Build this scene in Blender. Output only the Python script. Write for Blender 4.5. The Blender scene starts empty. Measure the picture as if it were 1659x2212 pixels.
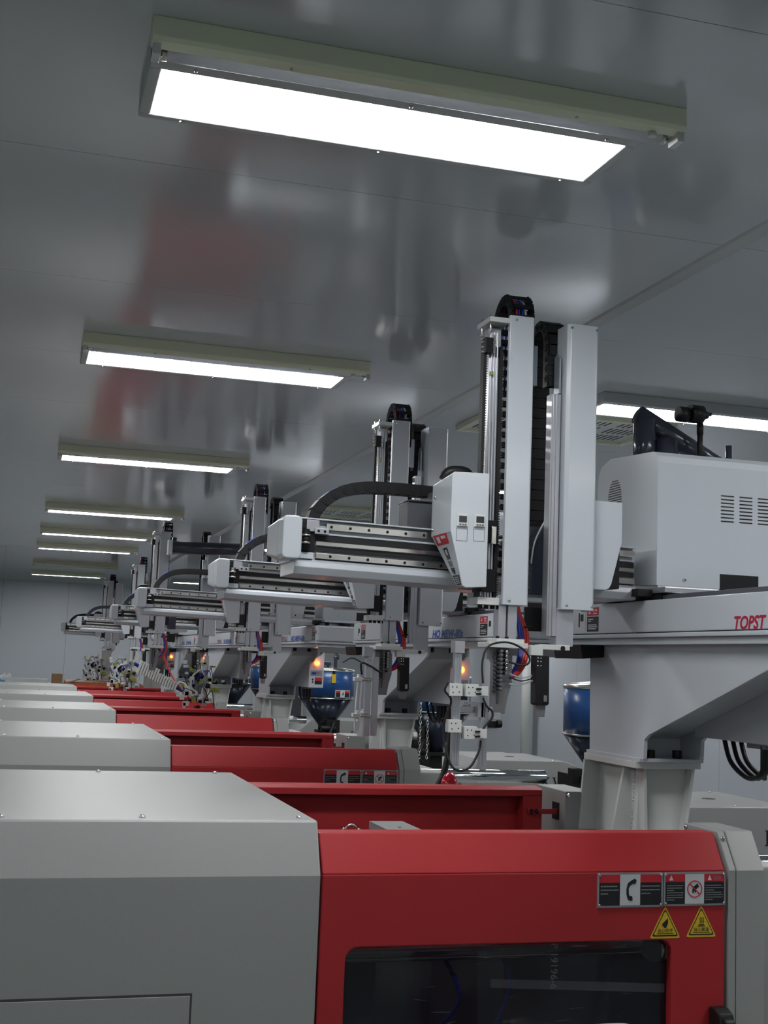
import bpy, bmesh, math, random
from mathutils import Vector, Matrix
random.seed(4)
S = bpy.context.scene
COL = S.collection

# ------------------------------------------------------------------ camera, world, exposure
CAM_ROT = Matrix(((0.9590059, -0.0704235, -0.2744961),
                  (-0.2807396, -0.1040295, -0.9541295),
                  (0.0386374, 0.9920781, -0.1195356)))
cd = bpy.data.cameras.new('camera'); cam = bpy.data.objects.new('camera', cd); COL.objects.link(cam)
m4 = CAM_ROT.transposed().transposed().to_4x4(); m4.translation = (0, 0, 2.0)
cam.matrix_world = m4
cd.sensor_fit = 'VERTICAL'; cd.sensor_height = 36.0; cd.sensor_width = 27.0
cd.lens = 36.0 * 2724.0 / 2212.0
cd.clip_start = 0.05; cd.clip_end = 100
S.camera = cam
w = bpy.data.worlds.new('world'); S.world = w; w.use_nodes = True
w.node_tree.nodes['Background'].inputs[0].default_value = (0.55, 0.6, 0.65, 1)
w.node_tree.nodes['Background'].inputs[1].default_value = 0.05
S.view_settings.view_transform = 'Standard'; S.view_settings.look = 'None'
S.view_settings.gamma = 1.0; S.view_settings.use_curve_mapping = False
S.view_settings.exposure = 0.95
PANEL_EMIT = 15.0
S.cycles.max_bounces = 8; S.cycles.diffuse_bounces = 5; S.cycles.glossy_bounces = 4
S.cycles.transmission_bounces = 4; S.cycles.transparent_max_bounces = 6
S.cycles.caustics_reflective = False; S.cycles.caustics_refractive = False
S.cycles.sample_clamp_indirect = 6.0
S.cycles.use_denoising = True

# ------------------------------------------------------------------ materials
def mat(name, col, rough=0.5, metal=0.0, spec=0.5, coat=0.0, noise=0.0, nscale=8.0, bump=0.0, bscale=60.0,
        emit=None, estr=0.0, aniso=None, alpha=1.0, stretch=None):
    m = bpy.data.materials.new(name); m.use_nodes = True
    nt = m.node_tree; b = nt.nodes['Principled BSDF']
    b.inputs['Base Color'].default_value = (*col, 1); b.inputs['Roughness'].default_value = rough
    b.inputs['Metallic'].default_value = metal; b.inputs['Specular IOR Level'].default_value = spec
    b.inputs['Coat Weight'].default_value = coat; b.inputs['Alpha'].default_value = alpha
    b.inputs['Coat Roughness'].default_value = 0.12
    tc = nt.nodes.new('ShaderNodeTexCoord')
    src = tc.outputs['Object']
    if stretch:
        mp = nt.nodes.new('ShaderNodeMapping'); mp.inputs['Scale'].default_value = stretch
        nt.links.new(src, mp.inputs[0]); src = mp.outputs[0]
    if noise:
        n = nt.nodes.new('ShaderNodeTexNoise'); n.inputs['Scale'].default_value = nscale; n.inputs['Detail'].default_value = 5
        nt.links.new(src, n.inputs['Vector'])
        r = nt.nodes.new('ShaderNodeMapRange'); r.inputs['To Min'].default_value = 1 - noise; r.inputs['To Max'].default_value = 1 + noise
        nt.links.new(n.outputs['Fac'], r.inputs['Value'])
        mx = nt.nodes.new('ShaderNodeVectorMath'); mx.operation = 'SCALE'
        mx.inputs[0].default_value = col; nt.links.new(r.outputs[0], mx.inputs['Scale'])
        nt.links.new(mx.outputs[0], b.inputs['Base Color'])
        r2 = nt.nodes.new('ShaderNodeMapRange'); r2.inputs['To Min'].default_value = max(0.02, rough * (1 - noise * 1.5)); r2.inputs['To Max'].default_value = min(1, rough * (1 + noise * 1.5))
        nt.links.new(n.outputs['Fac'], r2.inputs['Value']); nt.links.new(r2.outputs[0], b.inputs['Roughness'])
    if bump:
        n = nt.nodes.new('ShaderNodeTexNoise'); n.inputs['Scale'].default_value = bscale; n.inputs['Detail'].default_value = 3
        nt.links.new(src, n.inputs['Vector'])
        bp = nt.nodes.new('ShaderNodeBump'); bp.inputs['Strength'].default_value = bump; bp.inputs['Distance'].default_value = 0.002
        nt.links.new(n.outputs['Fac'], bp.inputs['Height']); nt.links.new(bp.outputs[0], b.inputs['Normal'])
    if emit:
        b.inputs['Emission Color'].default_value = (*emit, 1); b.inputs['Emission Strength'].default_value = estr
    return m

WHITE = mat('white_powder_coat', (0.52, 0.555, 0.595), 0.28, coat=0.25, noise=0.03, nscale=3, bump=0.05, bscale=400)
CREAMW = mat('cream_white_paint', (0.60, 0.62, 0.60), 0.35, coat=0.15, noise=0.04, nscale=4)
MGREY = mat('machine_light_grey', (0.295, 0.30, 0.292), 0.40, noise=0.05, nscale=2.5, bump=0.15, bscale=500)
RED = mat('machine_red_paint', (0.37, 0.026, 0.030), 0.45, spec=0.22, noise=0.05, nscale=3, bump=0.12, bscale=500)
ORANGE = mat('machine_orange_paint', (0.55, 0.15, 0.05), 0.42, noise=0.05)
ALU = mat('anodised_aluminium', (0.52, 0.53, 0.56), 0.32, metal=0.75, noise=0.06, nscale=30, stretch=(1, 1, 0.05))
STEEL = mat('bright_steel', (0.62, 0.60, 0.56), 0.22, metal=1.0, noise=0.2, nscale=12)
CHROME = mat('chrome', (0.75, 0.75, 0.77), 0.06, metal=1.0)
ZINC = mat('zinc_plate', (0.34, 0.38, 0.43), 0.35, metal=0.6, noise=0.08)
BLACK = mat('black_plastic', (0.009, 0.009, 0.010), 0.45, spec=0.3, noise=0.1)
RUBBER = mat('black_rubber', (0.008, 0.008, 0.009), 0.65)
DGREY = mat('dark_grey_metal', (0.07, 0.075, 0.085), 0.45, noise=0.1)
SLATE = mat('slate_grey_paint', (0.035, 0.042, 0.06), 0.22, coat=0.3)
MIDGREY = mat('cast_grey_aluminium', (0.21, 0.205, 0.215), 0.45, metal=0.4, noise=0.06)
BLUE = mat('blue_gloss_paint', (0.008, 0.060, 0.21), 0.3, coat=0.15, noise=0.06)
CONE = mat('dark_steel_cone', (0.02, 0.028, 0.045), 0.2, metal=0.5, noise=0.15)
REDHOSE = mat('red_hose', (0.55, 0.03, 0.02), 0.35)
BLUEHOSE = mat('blue_hose', (0.015, 0.04, 0.35), 0.35)
CLEARHOSE = mat('clear_hose', (0.6, 0.63, 0.65), 0.15, alpha=0.5)
STRED = mat('label_red', (0.50, 0.02, 0.03), 0.4)
STBLACK = mat('label_black', (0.010, 0.010, 0.011), 0.4)
STWHITE = mat('label_white', (0.55, 0.56, 0.58), 0.4)
STGREY = mat('label_silver', (0.30, 0.31, 0.33), 0.35, metal=0.3)
STTEXT = mat('label_print', (0.20, 0.20, 0.21), 0.5)
YELLOW = mat('label_yellow', (0.62, 0.42, 0.02), 0.4)
LOGOBLUE = mat('logo_blue', (0.01, 0.05, 0.30), 0.4)
LOGORED = mat('logo_red', (0.42, 0.01, 0.04), 0.4)
AMBER = mat('amber_lamp_lit', (0.9, 0.2, 0.02), 0.3, emit=(1.0, 0.16, 0.02), estr=4.0)
AMBERC = mat('amber_lamp_core', (0.9, 0.5, 0.02), 0.3, emit=(1.0, 0.45, 0.03), estr=7.0)
BEACON = mat('red_beacon_plastic', (0.55, 0.005, 0.02), 0.15, coat=0.5)
CREAM = mat('cream_enamel', (0.74, 0.75, 0.56), 0.3, coat=0.3)
PANELF = mat('panel_frame_grey', (0.50, 0.51, 0.51), 0.45)
PANELE = mat('led_diffuser', (0.9, 0.9, 0.9), 0.5, emit=(0.98, 0.99, 1.0), estr=PANEL_EMIT)
TUBEW = mat('lamp_tube_glass', (0.72, 0.74, 0.78), 0.15, coat=0.5)
def _tube():   # phosphor-coated glass lets the panel's light glow through it
    nt = TUBEW.node_tree; b = nt.nodes['Principled BSDF']; o = nt.nodes['Material Output']
    tr = nt.nodes.new('ShaderNodeBsdfTranslucent'); tr.inputs[0].default_value = (0.95, 0.96, 1, 1)
    mx = nt.nodes.new('ShaderNodeMixShader'); mx.inputs[0].default_value = 0.65
    nt.links.new(b.outputs[0], mx.inputs[1]); nt.links.new(tr.outputs[0], mx.inputs[2]); nt.links.new(mx.outputs[0], o.inputs[0])
_tube()
CARD = mat('cardboard', (0.28, 0.17, 0.08), 0.8, noise=0.08)
CYAN = mat('cyan_plastic', (0.02, 0.28, 0.50), 0.5)
PAPER = mat('white_tissue', (0.75, 0.76, 0.78), 0.8)
COPPER = mat('copper_red_metal', (0.35, 0.09, 0.05), 0.35, metal=0.6)
GLOWBLUE = mat('blue_indicator', (0.02, 0.3, 0.8), 0.3, emit=(0.1, 0.5, 1.0), estr=3.0)
DIM = mat('dark_display', (0.02, 0.022, 0.026), 0.15)
GAP = mat('joint_shadow_gasket', (0.05, 0.052, 0.055), 0.8)
PANE = mat('smoked_window_pane', (0.010, 0.009, 0.016), 0.06, alpha=0.55, coat=0.2)
SCRATCH = mat('pane_scuffs', (0.20, 0.20, 0.24), 0.5, alpha=0.16)
MARKER = mat('marker_pen', (0.38, 0.39, 0.34), 0.6, alpha=0.35)
GREEN = mat('green_brass', (0.30, 0.33, 0.05), 0.4, metal=0.4)

def panel_paint(name, col, rough, spec, nz):
    """coil-coated sandwich panel: soft mottling and fine drawn streaks in the gloss"""
    m = mat(name, col, rough, spec=spec, noise=nz, nscale=0.8, bump=0.06, bscale=1.3)
    b = m.node_tree.nodes['Principled BSDF']
    return m
CEIL = panel_paint('ceiling_panel_gloss', (0.51, 0.53, 0.555), 0.125, 0.9, 0.03)
WALLM = panel_paint('wall_panel_satin', (0.475, 0.505, 0.55), 0.38, 0.5, 0.02)
FLOORM = mat('floor_epoxy_green_grey', (0.20, 0.24, 0.22), 0.25, noise=0.1, nscale=1.5)

# ------------------------------------------------------------------ mesh builder
class MB:
    def __init__(s): s.v = []; s.f = []; s.m = []; s.s = []; s.cuts = [(0, 0)]
    def mark(s):
        if s.cuts[-1] != (len(s.v), len(s.f)): s.cuts.append((len(s.v), len(s.f)))
        return s
    def add(s, vs, fs, m=0, sm=False):
        o = len(s.v); s.v += [Vector(v) for v in vs]
        for i, f in enumerate(fs):
            s.f.append([o + k for k in f]); s.m.append(m); s.s.append(sm[i] if isinstance(sm, list) else sm)
        return s
    def box(s, x0, x1, y0, y1, z0, z1, m=0):
        vs = [(x, y, z) for z in (z0, z1) for y in (y0, y1) for x in (x0, x1)]
        return s.add(vs, [(0, 1, 3, 2), (4, 6, 7, 5), (0, 4, 5, 1), (2, 3, 7, 6), (0, 2, 6, 4), (1, 5, 7, 3)], m)
    def prism(s, axis, pts, a, b, m=0):
        def P(p, t):
            return {'x': (t, p[0], p[1]), 'y': (p[0], t, p[1]), 'z': (p[0], p[1], t)}[axis]
        n = len(pts)
        vs = [P(p, a) for p in pts] + [P(p, b) for p in pts]
        fs = [tuple(range(n)), tuple(range(2 * n - 1, n - 1, -1))] + [(i, (i + 1) % n, n + (i + 1) % n, n + i) for i in range(n)]
        return s.add(vs, fs, m)
    def loft(s, a, b, m=0):
        n = len(a)
        return s.add(list(a) + list(b), [tuple(range(n)), tuple(range(2 * n - 1, n - 1, -1))] + [(i, (i + 1) % n, n + (i + 1) % n, n + i) for i in range(n)], m)
    def cyl(s, p0, p1, r0, r1=None, n=16, m=0):
        p0 = Vector(p0); p1 = Vector(p1); r1 = r0 if r1 is None else r1
        d = (p1 - p0).normalized(); u = d.orthogonal().normalized(); w_ = d.cross(u)
        c = [(math.cos(2 * math.pi * i / n), math.sin(2 * math.pi * i / n)) for i in range(n)]
        vs = [p0 + (u * a + w_ * b) * r0 for a, b in c] + [p1 + (u * a + w_ * b) * r1 for a, b in c]
        fs = [tuple(range(n)), tuple(range(2 * n - 1, n - 1, -1))] + [(i, (i + 1) % n, n + (i + 1) % n, n + i) for i in range(n)]
        return s.add(vs, fs, m, [False, False] + [True] * n)
    def lathe(s, c, prof, n=20, m=0):
        vs = []; fs = []
        for r, z in prof:
            for i in range(n):
                a = 2 * math.pi * i / n; vs.append((c[0] + r * math.cos(a), c[1] + r * math.sin(a), c[2] + z))
        for k in range(len(prof) - 1):
            for i in range(n):
                fs.append((k * n + i, k * n + (i + 1) % n, (k + 1) * n + (i + 1) % n, (k + 1) * n + i))
        fs.append(tuple(range(n))); fs.append(tuple((len(prof) - 1) * n + i for i in range(n)))
        return s.add(vs, fs, m, [True] * (len(fs) - 2) + [False, False])
    def tube(s, path, r, n=8, m=0, sub=6):
        P = [Vector(p) for p in path]
        if len(P) > 2 and sub > 1:
            Q = []
            for i in range(len(P) - 1):
                a = P[max(i - 1, 0)]; b = P[i]; c = P[i + 1]; d = P[min(i + 2, len(P) - 1)]
                for k in range(sub):
                    t = k / sub
                    Q.append(0.5 * ((2 * b) + (c - a) * t + (2 * a - 5 * b + 4 * c - d) * t * t + (3 * b - a - 3 * c + d) * t ** 3))
            Q.append(P[-1]); P = Q
        T = [(P[min(i + 1, len(P) - 1)] - P[max(i - 1, 0)]).normalized() for i in range(len(P))]
        u = T[0].orthogonal().normalized(); vs = []; fs = []; sm = []
        for i, p in enumerate(P):
            u = (u - T[i] * u.dot(T[i])).normalized(); w_ = T[i].cross(u)
            for k in range(n):
                a = 2 * math.pi * k / n; vs.append(p + (u * math.cos(a) + w_ * math.sin(a)) * r)
        for i in range(len(P) - 1):
            for k in range(n):
                fs.append((i * n + k, i * n + (k + 1) % n, (i + 1) * n + (k + 1) % n, (i + 1) * n + k)); sm.append(True)
        fs.append(tuple(range(n))); fs.append(tuple((len(P) - 1) * n + k for k in range(n))); sm += [False, False]
        return s.add(vs, fs, m, sm)
    def dome(s, c, r, h, n=14, k=5, m=0):
        return s.lathe(c, [(r * math.cos(i * math.pi / 2 / k) + 1e-4, h * math.sin(i * math.pi / 2 / k)) for i in range(k + 1)], n, m)
    def screw(s, p, d, r=0.005, m=0):
        s.mark(); p = Vector(p); d = Vector(d)
        s.cyl(p, p + d * r * 0.5, r, r * 0.95, 10, m); return s.cyl(p + d * r * 0.5, p + d * r * 0.85, r * 0.95, r * 0.5, 10, m)
    def pieces(s, name, mats, parent=None, bevel=0.0, org=None, seg=2, grp=None):
        """one object for every marked piece"""
        cs = [c for c in s.cuts if c[1] < len(s.f)] + [(len(s.v), len(s.f))]; out = []
        mats = mats if isinstance(mats, (list, tuple)) else [mats]
        for (v0, f0), (v1, f1) in zip(cs[:-1], cs[1:]):
            b = MB(); b.v = s.v[v0:v1]; b.f = [[k - v0 for k in f] for f in s.f[f0:f1]]; b.s = s.s[f0:f1]
            used = sorted(set(s.m[f0:f1])); b.m = [used.index(k) for k in s.m[f0:f1]]
            o = b.build(name, [mats[k] for k in used], parent, bevel, org, seg)
            if grp is not None: o['grp'] = grp
            out.append(o)
        return out
    def build(s, name, mats, parent=None, bevel=0.0, org=None, seg=2, recalc=True):
        org = Vector(org) if org is not None else (Vector(parent['org']) if parent is not None and 'org' in parent else Vector((0, 0, 0)))
        me = bpy.data.meshes.new(name)
        me.from_pydata([v - org for v in s.v], [], s.f)
        mats = mats if isinstance(mats, (list, tuple)) else [mats]
        for x in mats: me.materials.append(x)
        me.polygons.foreach_set('material_index', s.m)
        me.polygons.foreach_set('use_smooth', s.s)
        if recalc:
            bm = bmesh.new(); bm.from_mesh(me); bmesh.ops.recalc_face_normals(bm, faces=bm.faces); bm.to_mesh(me); bm.free()
        o = bpy.data.objects.new(name, me); COL.objects.link(o)
        if parent is not None:
            o.parent = parent; o['org'] = list(org)
        else:
            o.location = org; o['org'] = list(org)
        if bevel:
            b = o.modifiers.new('bevel', 'BEVEL'); b.width = bevel; b.segments = seg; b.limit_method = 'ANGLE'; b.angle_limit = math.radians(40)
        return o

def thing(name, org, label, cat, group=None):
    o = bpy.data.objects.new(name, None); COL.objects.link(o); o.location = org; o.empty_display_size = 0.1
    o['org'] = list(org); o['label'] = label; o['category'] = cat
    if group: o['group'] = group
    return o
def tag(o, label, cat, group=None):
    o['label'] = label; o['category'] = cat
    if group: o['group'] = group
    return o
def struct(o): o['kind'] = 'structure'; return o
CH = {}
def kids(o): return [c for c in bpy.data.objects if c.parent == o]
def copy_tree(o, loc, label, skip=(), shift=None):
    tree = TREE[o.name]
    r = o.copy(); COL.objects.link(r); r.location = loc; r['label'] = label
    for c, subs in tree:
        key = c.get('grp', '')
        if key in skip: continue
        d = c.copy(); COL.objects.link(d); d.parent = r
        if shift and key in shift: d.location = Vector(c.location) + Vector(shift[key])
        for g in subs:
            e = g.copy(); COL.objects.link(e); e.parent = d
    return r
TREE = {}
def remember(o):
    by = {}
    for c in bpy.data.objects:
        if c.parent is not None: by.setdefault(c.parent.name, []).append(c)
    TREE[o.name] = [(c, by.get(c.name, [])) for c in by.get(o.name, [])]

_fc = {}
def text_mesh(mb, body, size, origin, ux, uy, m=0, ext=0.0006, shear=0.0, sx=1.0, align='LEFT', bold=0.0):
    """adds solid lettering to a builder: origin, reading direction ux, up uy"""
    key = (body, shear, bold)
    if key not in _fc:
        c = bpy.data.curves.new('lettering', 'FONT'); c.body = body; c.size = 1.0; c.shear = shear; c.extrude = 0.0; c.resolution_u = 3
        c.offset = bold
        o = bpy.data.objects.new('lettering', c); COL.objects.link(o)
        dg = bpy.context.evaluated_depsgraph_get(); e = o.evaluated_get(dg); me = e.to_mesh()
        vs = [v.co.copy() for v in me.vertices]; fs = [tuple(p.vertices) for p in me.polygons]; e.to_mesh_clear()
        bpy.data.objects.remove(o); bpy.data.curves.remove(c)
        _fc[key] = (vs, fs)
    vs, fs = _fc[key]
    if not vs: return
    w_ = max(v.x for v in vs); x0 = min(v.x for v in vs)
    off = {'LEFT': 0, 'CENTER': -(w_ + x0) / 2}[align]
    ux = Vector(ux); uy = Vector(uy); nz = ux.cross(uy); origin = Vector(origin)
    pts = [origin + ux * ((v.x + off) * size * sx) + uy * (v.y * size) + nz * ext for v in vs]
    mb.add(pts, fs, m)
def text_width(body, shear=0, bold=0):
    return 0

def rrect(x0, x1, z0, z1, r, k=5):
    pts = []
    for cx, cz, a0 in ((x1 - r, z1 - r, 0), (x0 + r, z1 - r, 90), (x0 + r, z0 + r, 180), (x1 - r, z0 + r, 270)):
        for i in range(k + 1):
            a = math.radians(a0 + 90 * i / k); pts.append((cx + r * math.cos(a), cz + r * math.sin(a)))
    return pts

# ------------------------------------------------------------------ the room
X0, X1, Y0, Y1, H = -6.0, 7.0, -4.5, 23.6, 3.30
struct(MB().box(X0, X1, Y0, Y1, -0.1, 0).build('floor', FLOORM))
ce = struct(MB().box(X0, X1, Y0, Y1, H + 0.012, H + 0.1).build('ceiling', GAP))
ys = [Y0] + [-0.17 + 1.149 * k for k in range(-3, 21)] + [Y1]
ys = sorted(y for y in ys if Y0 <= y <= Y1)
pm = {}
for (xa, xb) in ((X0, -3.2), (-3.2, 2.0), (2.0, X1)):
    for a, b in zip(ys[:-1], ys[1:]):
        if b - a < 0.05: continue
        o = MB().box(xa + 0.0012, xb - 0.0012, a + 0.0012, b - 0.0012, H, H + 0.012).build('ceiling_panel', CEIL, ce, org=(0, 0, 0))
cv = MB()
cv.prism('y', [(1.975, H), (1.985, H - 0.006), (2.04, H - 0.006), (2.05, H)], Y0, Y1)
struct(cv.build('trim_1', PANELF, org=(0, 0, 0)))
wf = struct(MB().box(X0, X1, Y1 + 0.01, Y1 + 0.1, 0, H).build('wall_far', GAP))
wr_ = struct(MB().box(X1 + 0.01, X1 + 0.1, Y0, Y1, 0, H).build('wall_right', GAP))
wl = struct(MB().box(X0 - 0.1, X0 - 0.01, Y0, Y1, 0, H).build('wall_left', GAP))
struct(MB().box(X0, X1, Y0 - 0.1, Y0, 0, H).build('wall_back', WALLM))
x = X0
while x < X1 - 0.01:
    b = min(x + 1.15, X1); MB().box(x + 0.002, b - 0.002, Y1, Y1 + 0.01, 0, H).build('wall_panel', WALLM, wf, org=(0, 0, 0)); x = b
y = Y0
while y < Y1 - 0.01:
    b = min(y + 1.15, Y1)
    MB().box(X1, X1 + 0.01, y + 0.002, b - 0.002, 0, H).build('wall_panel', WALLM, wr_, org=(0, 0, 0))
    MB().box(X0 - 0.01, X0, y + 0.002, b - 0.002, 0, H).build('wall_panel', WALLM, wl, org=(0, 0, 0)); y = b
struct(MB().prism('y', [(X1, H), (X1 - 0.05, H), (X1, H - 0.05)], Y0, Y1).build('trim_2', PANELF))
struct(MB().prism('x', [(Y1, H), (Y1 - 0.05, H), (Y1, H - 0.05)], X0, X1).build('trim_3', PANELF))
# dark windows far off in the end wall
for k, xx in enumerate((3.0, 4.5)):
    wd = struct(MB().box(xx, xx + 0.8, Y1 - 0.03, Y1, 0.0, 2.9).build('door_%d' % (k + 1), DGREY, org=(xx, Y1, 0)))
    MB().box(xx - 0.04, xx, Y1 - 0.05, Y1, 0, 2.94).box(xx + 0.8, xx + 0.84, Y1 - 0.05, Y1, 0, 2.94).box(xx - 0.04, xx + 0.84, Y1 - 0.05, Y1, 2.9, 2.94).build('door_frame', PANELF, wd, 0.003)
pc = MB().cyl((6.85, 16.3, 0), (6.85, 16.3, 3.3), 0.085, n=20)
tag(pc.build('drain_pipe', CREAMW, org=(6.85, 16.3, 0)), 'pale vertical pipe standing against the right wall behind the machines', 'pipe')

# ------------------------------------------------------------------ lamps
def make_batten():
    t = thing('batten_lamp', (0.795, 2.53, H), '', 'lamp', 'cream tube battens along the ceiling')
    b = MB()
    b.prism('x', [(2.486, H), (2.484, H - 0.044), (2.492, H - 0.051), (2.52, H - 0.056), (2.538, H - 0.046), (2.540, H)], 0.185, 1.405)
    b.build('housing', CREAM, t, 0.002)
    MB().box(0.188, 0.205, 2.50, 2.545, H - 0.075, H - 0.05).cyl((0.188, 2.53, H - 0.058), (0.205, 2.53, H - 0.058), 0.013).build('lamp_holder', CREAMW, t, 0.001)
    MB().box(1.39, 1.407, 2.50, 2.545, H - 0.075, H - 0.05).build('lamp_holder', CREAMW, t, 0.001)
    tb = MB(); tb.cyl((0.222, 2.555, H - 0.050), (1.375, 2.555, H - 0.050), 0.0125, n=18)
    tb.cyl((0.205, 2.555, H - 0.050), (0.222, 2.555, H - 0.050), 0.0128, n=18, m=1).cyl((1.375, 2.555, H - 0.050), (1.39, 2.555, H - 0.050), 0.0128, n=18, m=1)
    tb.build('lamp_tube', [TUBEW, STEEL], t)
    MB().cyl((1.335, 2.52, H - 0.056), (1.335, 2.52, H - 0.066), 0.010).build('starter', CREAMW, t)
    sc = MB()
    for xx in (0.48, 1.14): sc.screw((xx, 2.51, H - 0.054), (0, 0, -1), 0.004)
    sc.pieces('screw', STEEL, t)
    remember(t); return t
PD = 0.050
def make_panel():
    t = thing('led_panel_light', (0.769, 2.73, H), '', 'lamp', 'flat led panels along the ceiling')
    f = MB(); z0 = H - PD
    xa, xb, ya, yb = 0.193, 1.344, 2.577, 2.884; ia, ib, ja, jb = 0.2195, 1.3185, 2.624, 2.860
    f.box(xa, xb, ya, ja, z0, H).box(xa, xb, jb, yb, z0, H).box(xa, ia, ja, jb, z0, H).box(ib, xb, ja, jb, z0, H)
    f.build('frame', PANELF, t, 0.003)
    MB().box(ia, ib, ja, jb, z0 + 0.002, z0 + 0.010).build('diffuser', PANELE, t)
    sc = MB()
    for xx in (0.29, 0.775, 1.26):
        sc.screw((xx, 2.602, z0), (0, 0, -1), 0.005); sc.screw((xx, 2.873, z0), (0, 0, -1), 0.005)
    sc.pieces('screw', STEEL, t)
    remember(t); return t
BL = make_batten(); PL = make_panel()
ordw = ['nearest', 'second nearest', 'third nearest', 'fourth nearest', 'fifth nearest', 'sixth nearest', 'seventh nearest', 'farthest']
LY = [0, 2.69, 5.63, 8.93, 11.25, 13.3, 16.5, 18.95]
LX = [0, -.012, -.01, 0, 0, 0, 0, 0]
for i, dy in enumerate(LY):
    lb = '%s cream tube batten in the left ceiling row, its tube unlit' % ordw[i]
    lp = '%s lit white panel in the left ceiling row, beside its batten' % ordw[i]
    if i == 0: BL['label'] = lb; PL['label'] = lp
    else:
        copy_tree(BL, (0.795, 2.53 + dy, H), lb)
        if i != 6: copy_tree(PL, (0.769, 2.73 + dy, H), lp)
# rows behind the camera and to either side (those out of view are added to brighten the hall)
for i, yy in enumerate((-2.6,)):
    copy_tree(PL, (0.775, yy, H), 'unseen lit panel added behind the viewer in the left ceiling row')  # unseen panel added to light the near machine's front
for i, yy in enumerate((5.57, 8.56, 11.5, 14.5, 22.0)):
    lab = ['nearest', 'second', 'third', 'fourth', 'farthest'][i] + ' lit panel of the right ceiling row, behind the robot arms'
    copy_tree(PL, (3.13, yy - 0.16, H), lab)
for i, yy in enumerate((-3.2, -0.3, 2.5)):
    copy_tree(PL, (3.13, yy, H), ordw[i] + ' unseen lit panel added to the right ceiling row')  # out-of-view panels added to this row for extra light
for i, yy in enumerate((-3.0, 0.0, 3.0, 6.0, 9.0, 12.0, 15.0, 18.0, 21)):
    copy_tree(PL, (-2.6, yy, H), (ordw + ['last'])[i] + ' unseen lit panel of an added far left ceiling row')  # whole row unseen, added as extra light from the left
for i, yy in enumerate((4.0, 8.0, 12.0, 16.0, 20.0)):
    copy_tree(PL, (5.9, yy, H), ordw[i] + ' lit panel of the far right ceiling row hidden by the machines')

# louvred ceiling air units
def air_unit(x, y, label):
    t = thing('ceiling_air_grille', (x, y, H), label, 'air vent', 'slotted air units in the ceiling')
    w_, d = 1.0, 0.62
    MB().box(x, x + w_, y, y + 0.03, H - 0.03, H).box(x, x + w_, y + d - 0.03, y + d, H - 0.03, H).box(x, x + 0.03, y + 0.03, y + d - 0.03, H - 0.03, H).box(x + w_ - 0.03, x + w_, y + 0.03, y + d - 0.03, H - 0.03, H).build('frame', CREAM, t, 0.004)
    # slotted face: ribs between recessed slots
    p = MB(); s = MB()
    p.box(x + 0.03, x + w_ - 0.03, y + 0.03, y + d - 0.03, H - 0.014, H - 0.008)
    for gx in range(4):
        for gy in range(3):
            for k in range(6):
                xx = x + 0.07 + gx * 0.225 + k * 0.03; yy = y + 0.06 + gy * 0.18
                s.box(xx, xx + 0.010, yy, yy + 0.13, H - 0.0152, H - 0.013)
    p.build('grille_plate', CREAMW, t); s.build('slot', BLACK, t)['kind'] = 'stuff'
    return t
air_unit(2.22, 5.76, 'cream slotted air unit beyond the nearest light of the right ceiling row')
air_unit(2.35, 10.2, 'small cream slotted air unit seen over the second robot beam')

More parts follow.
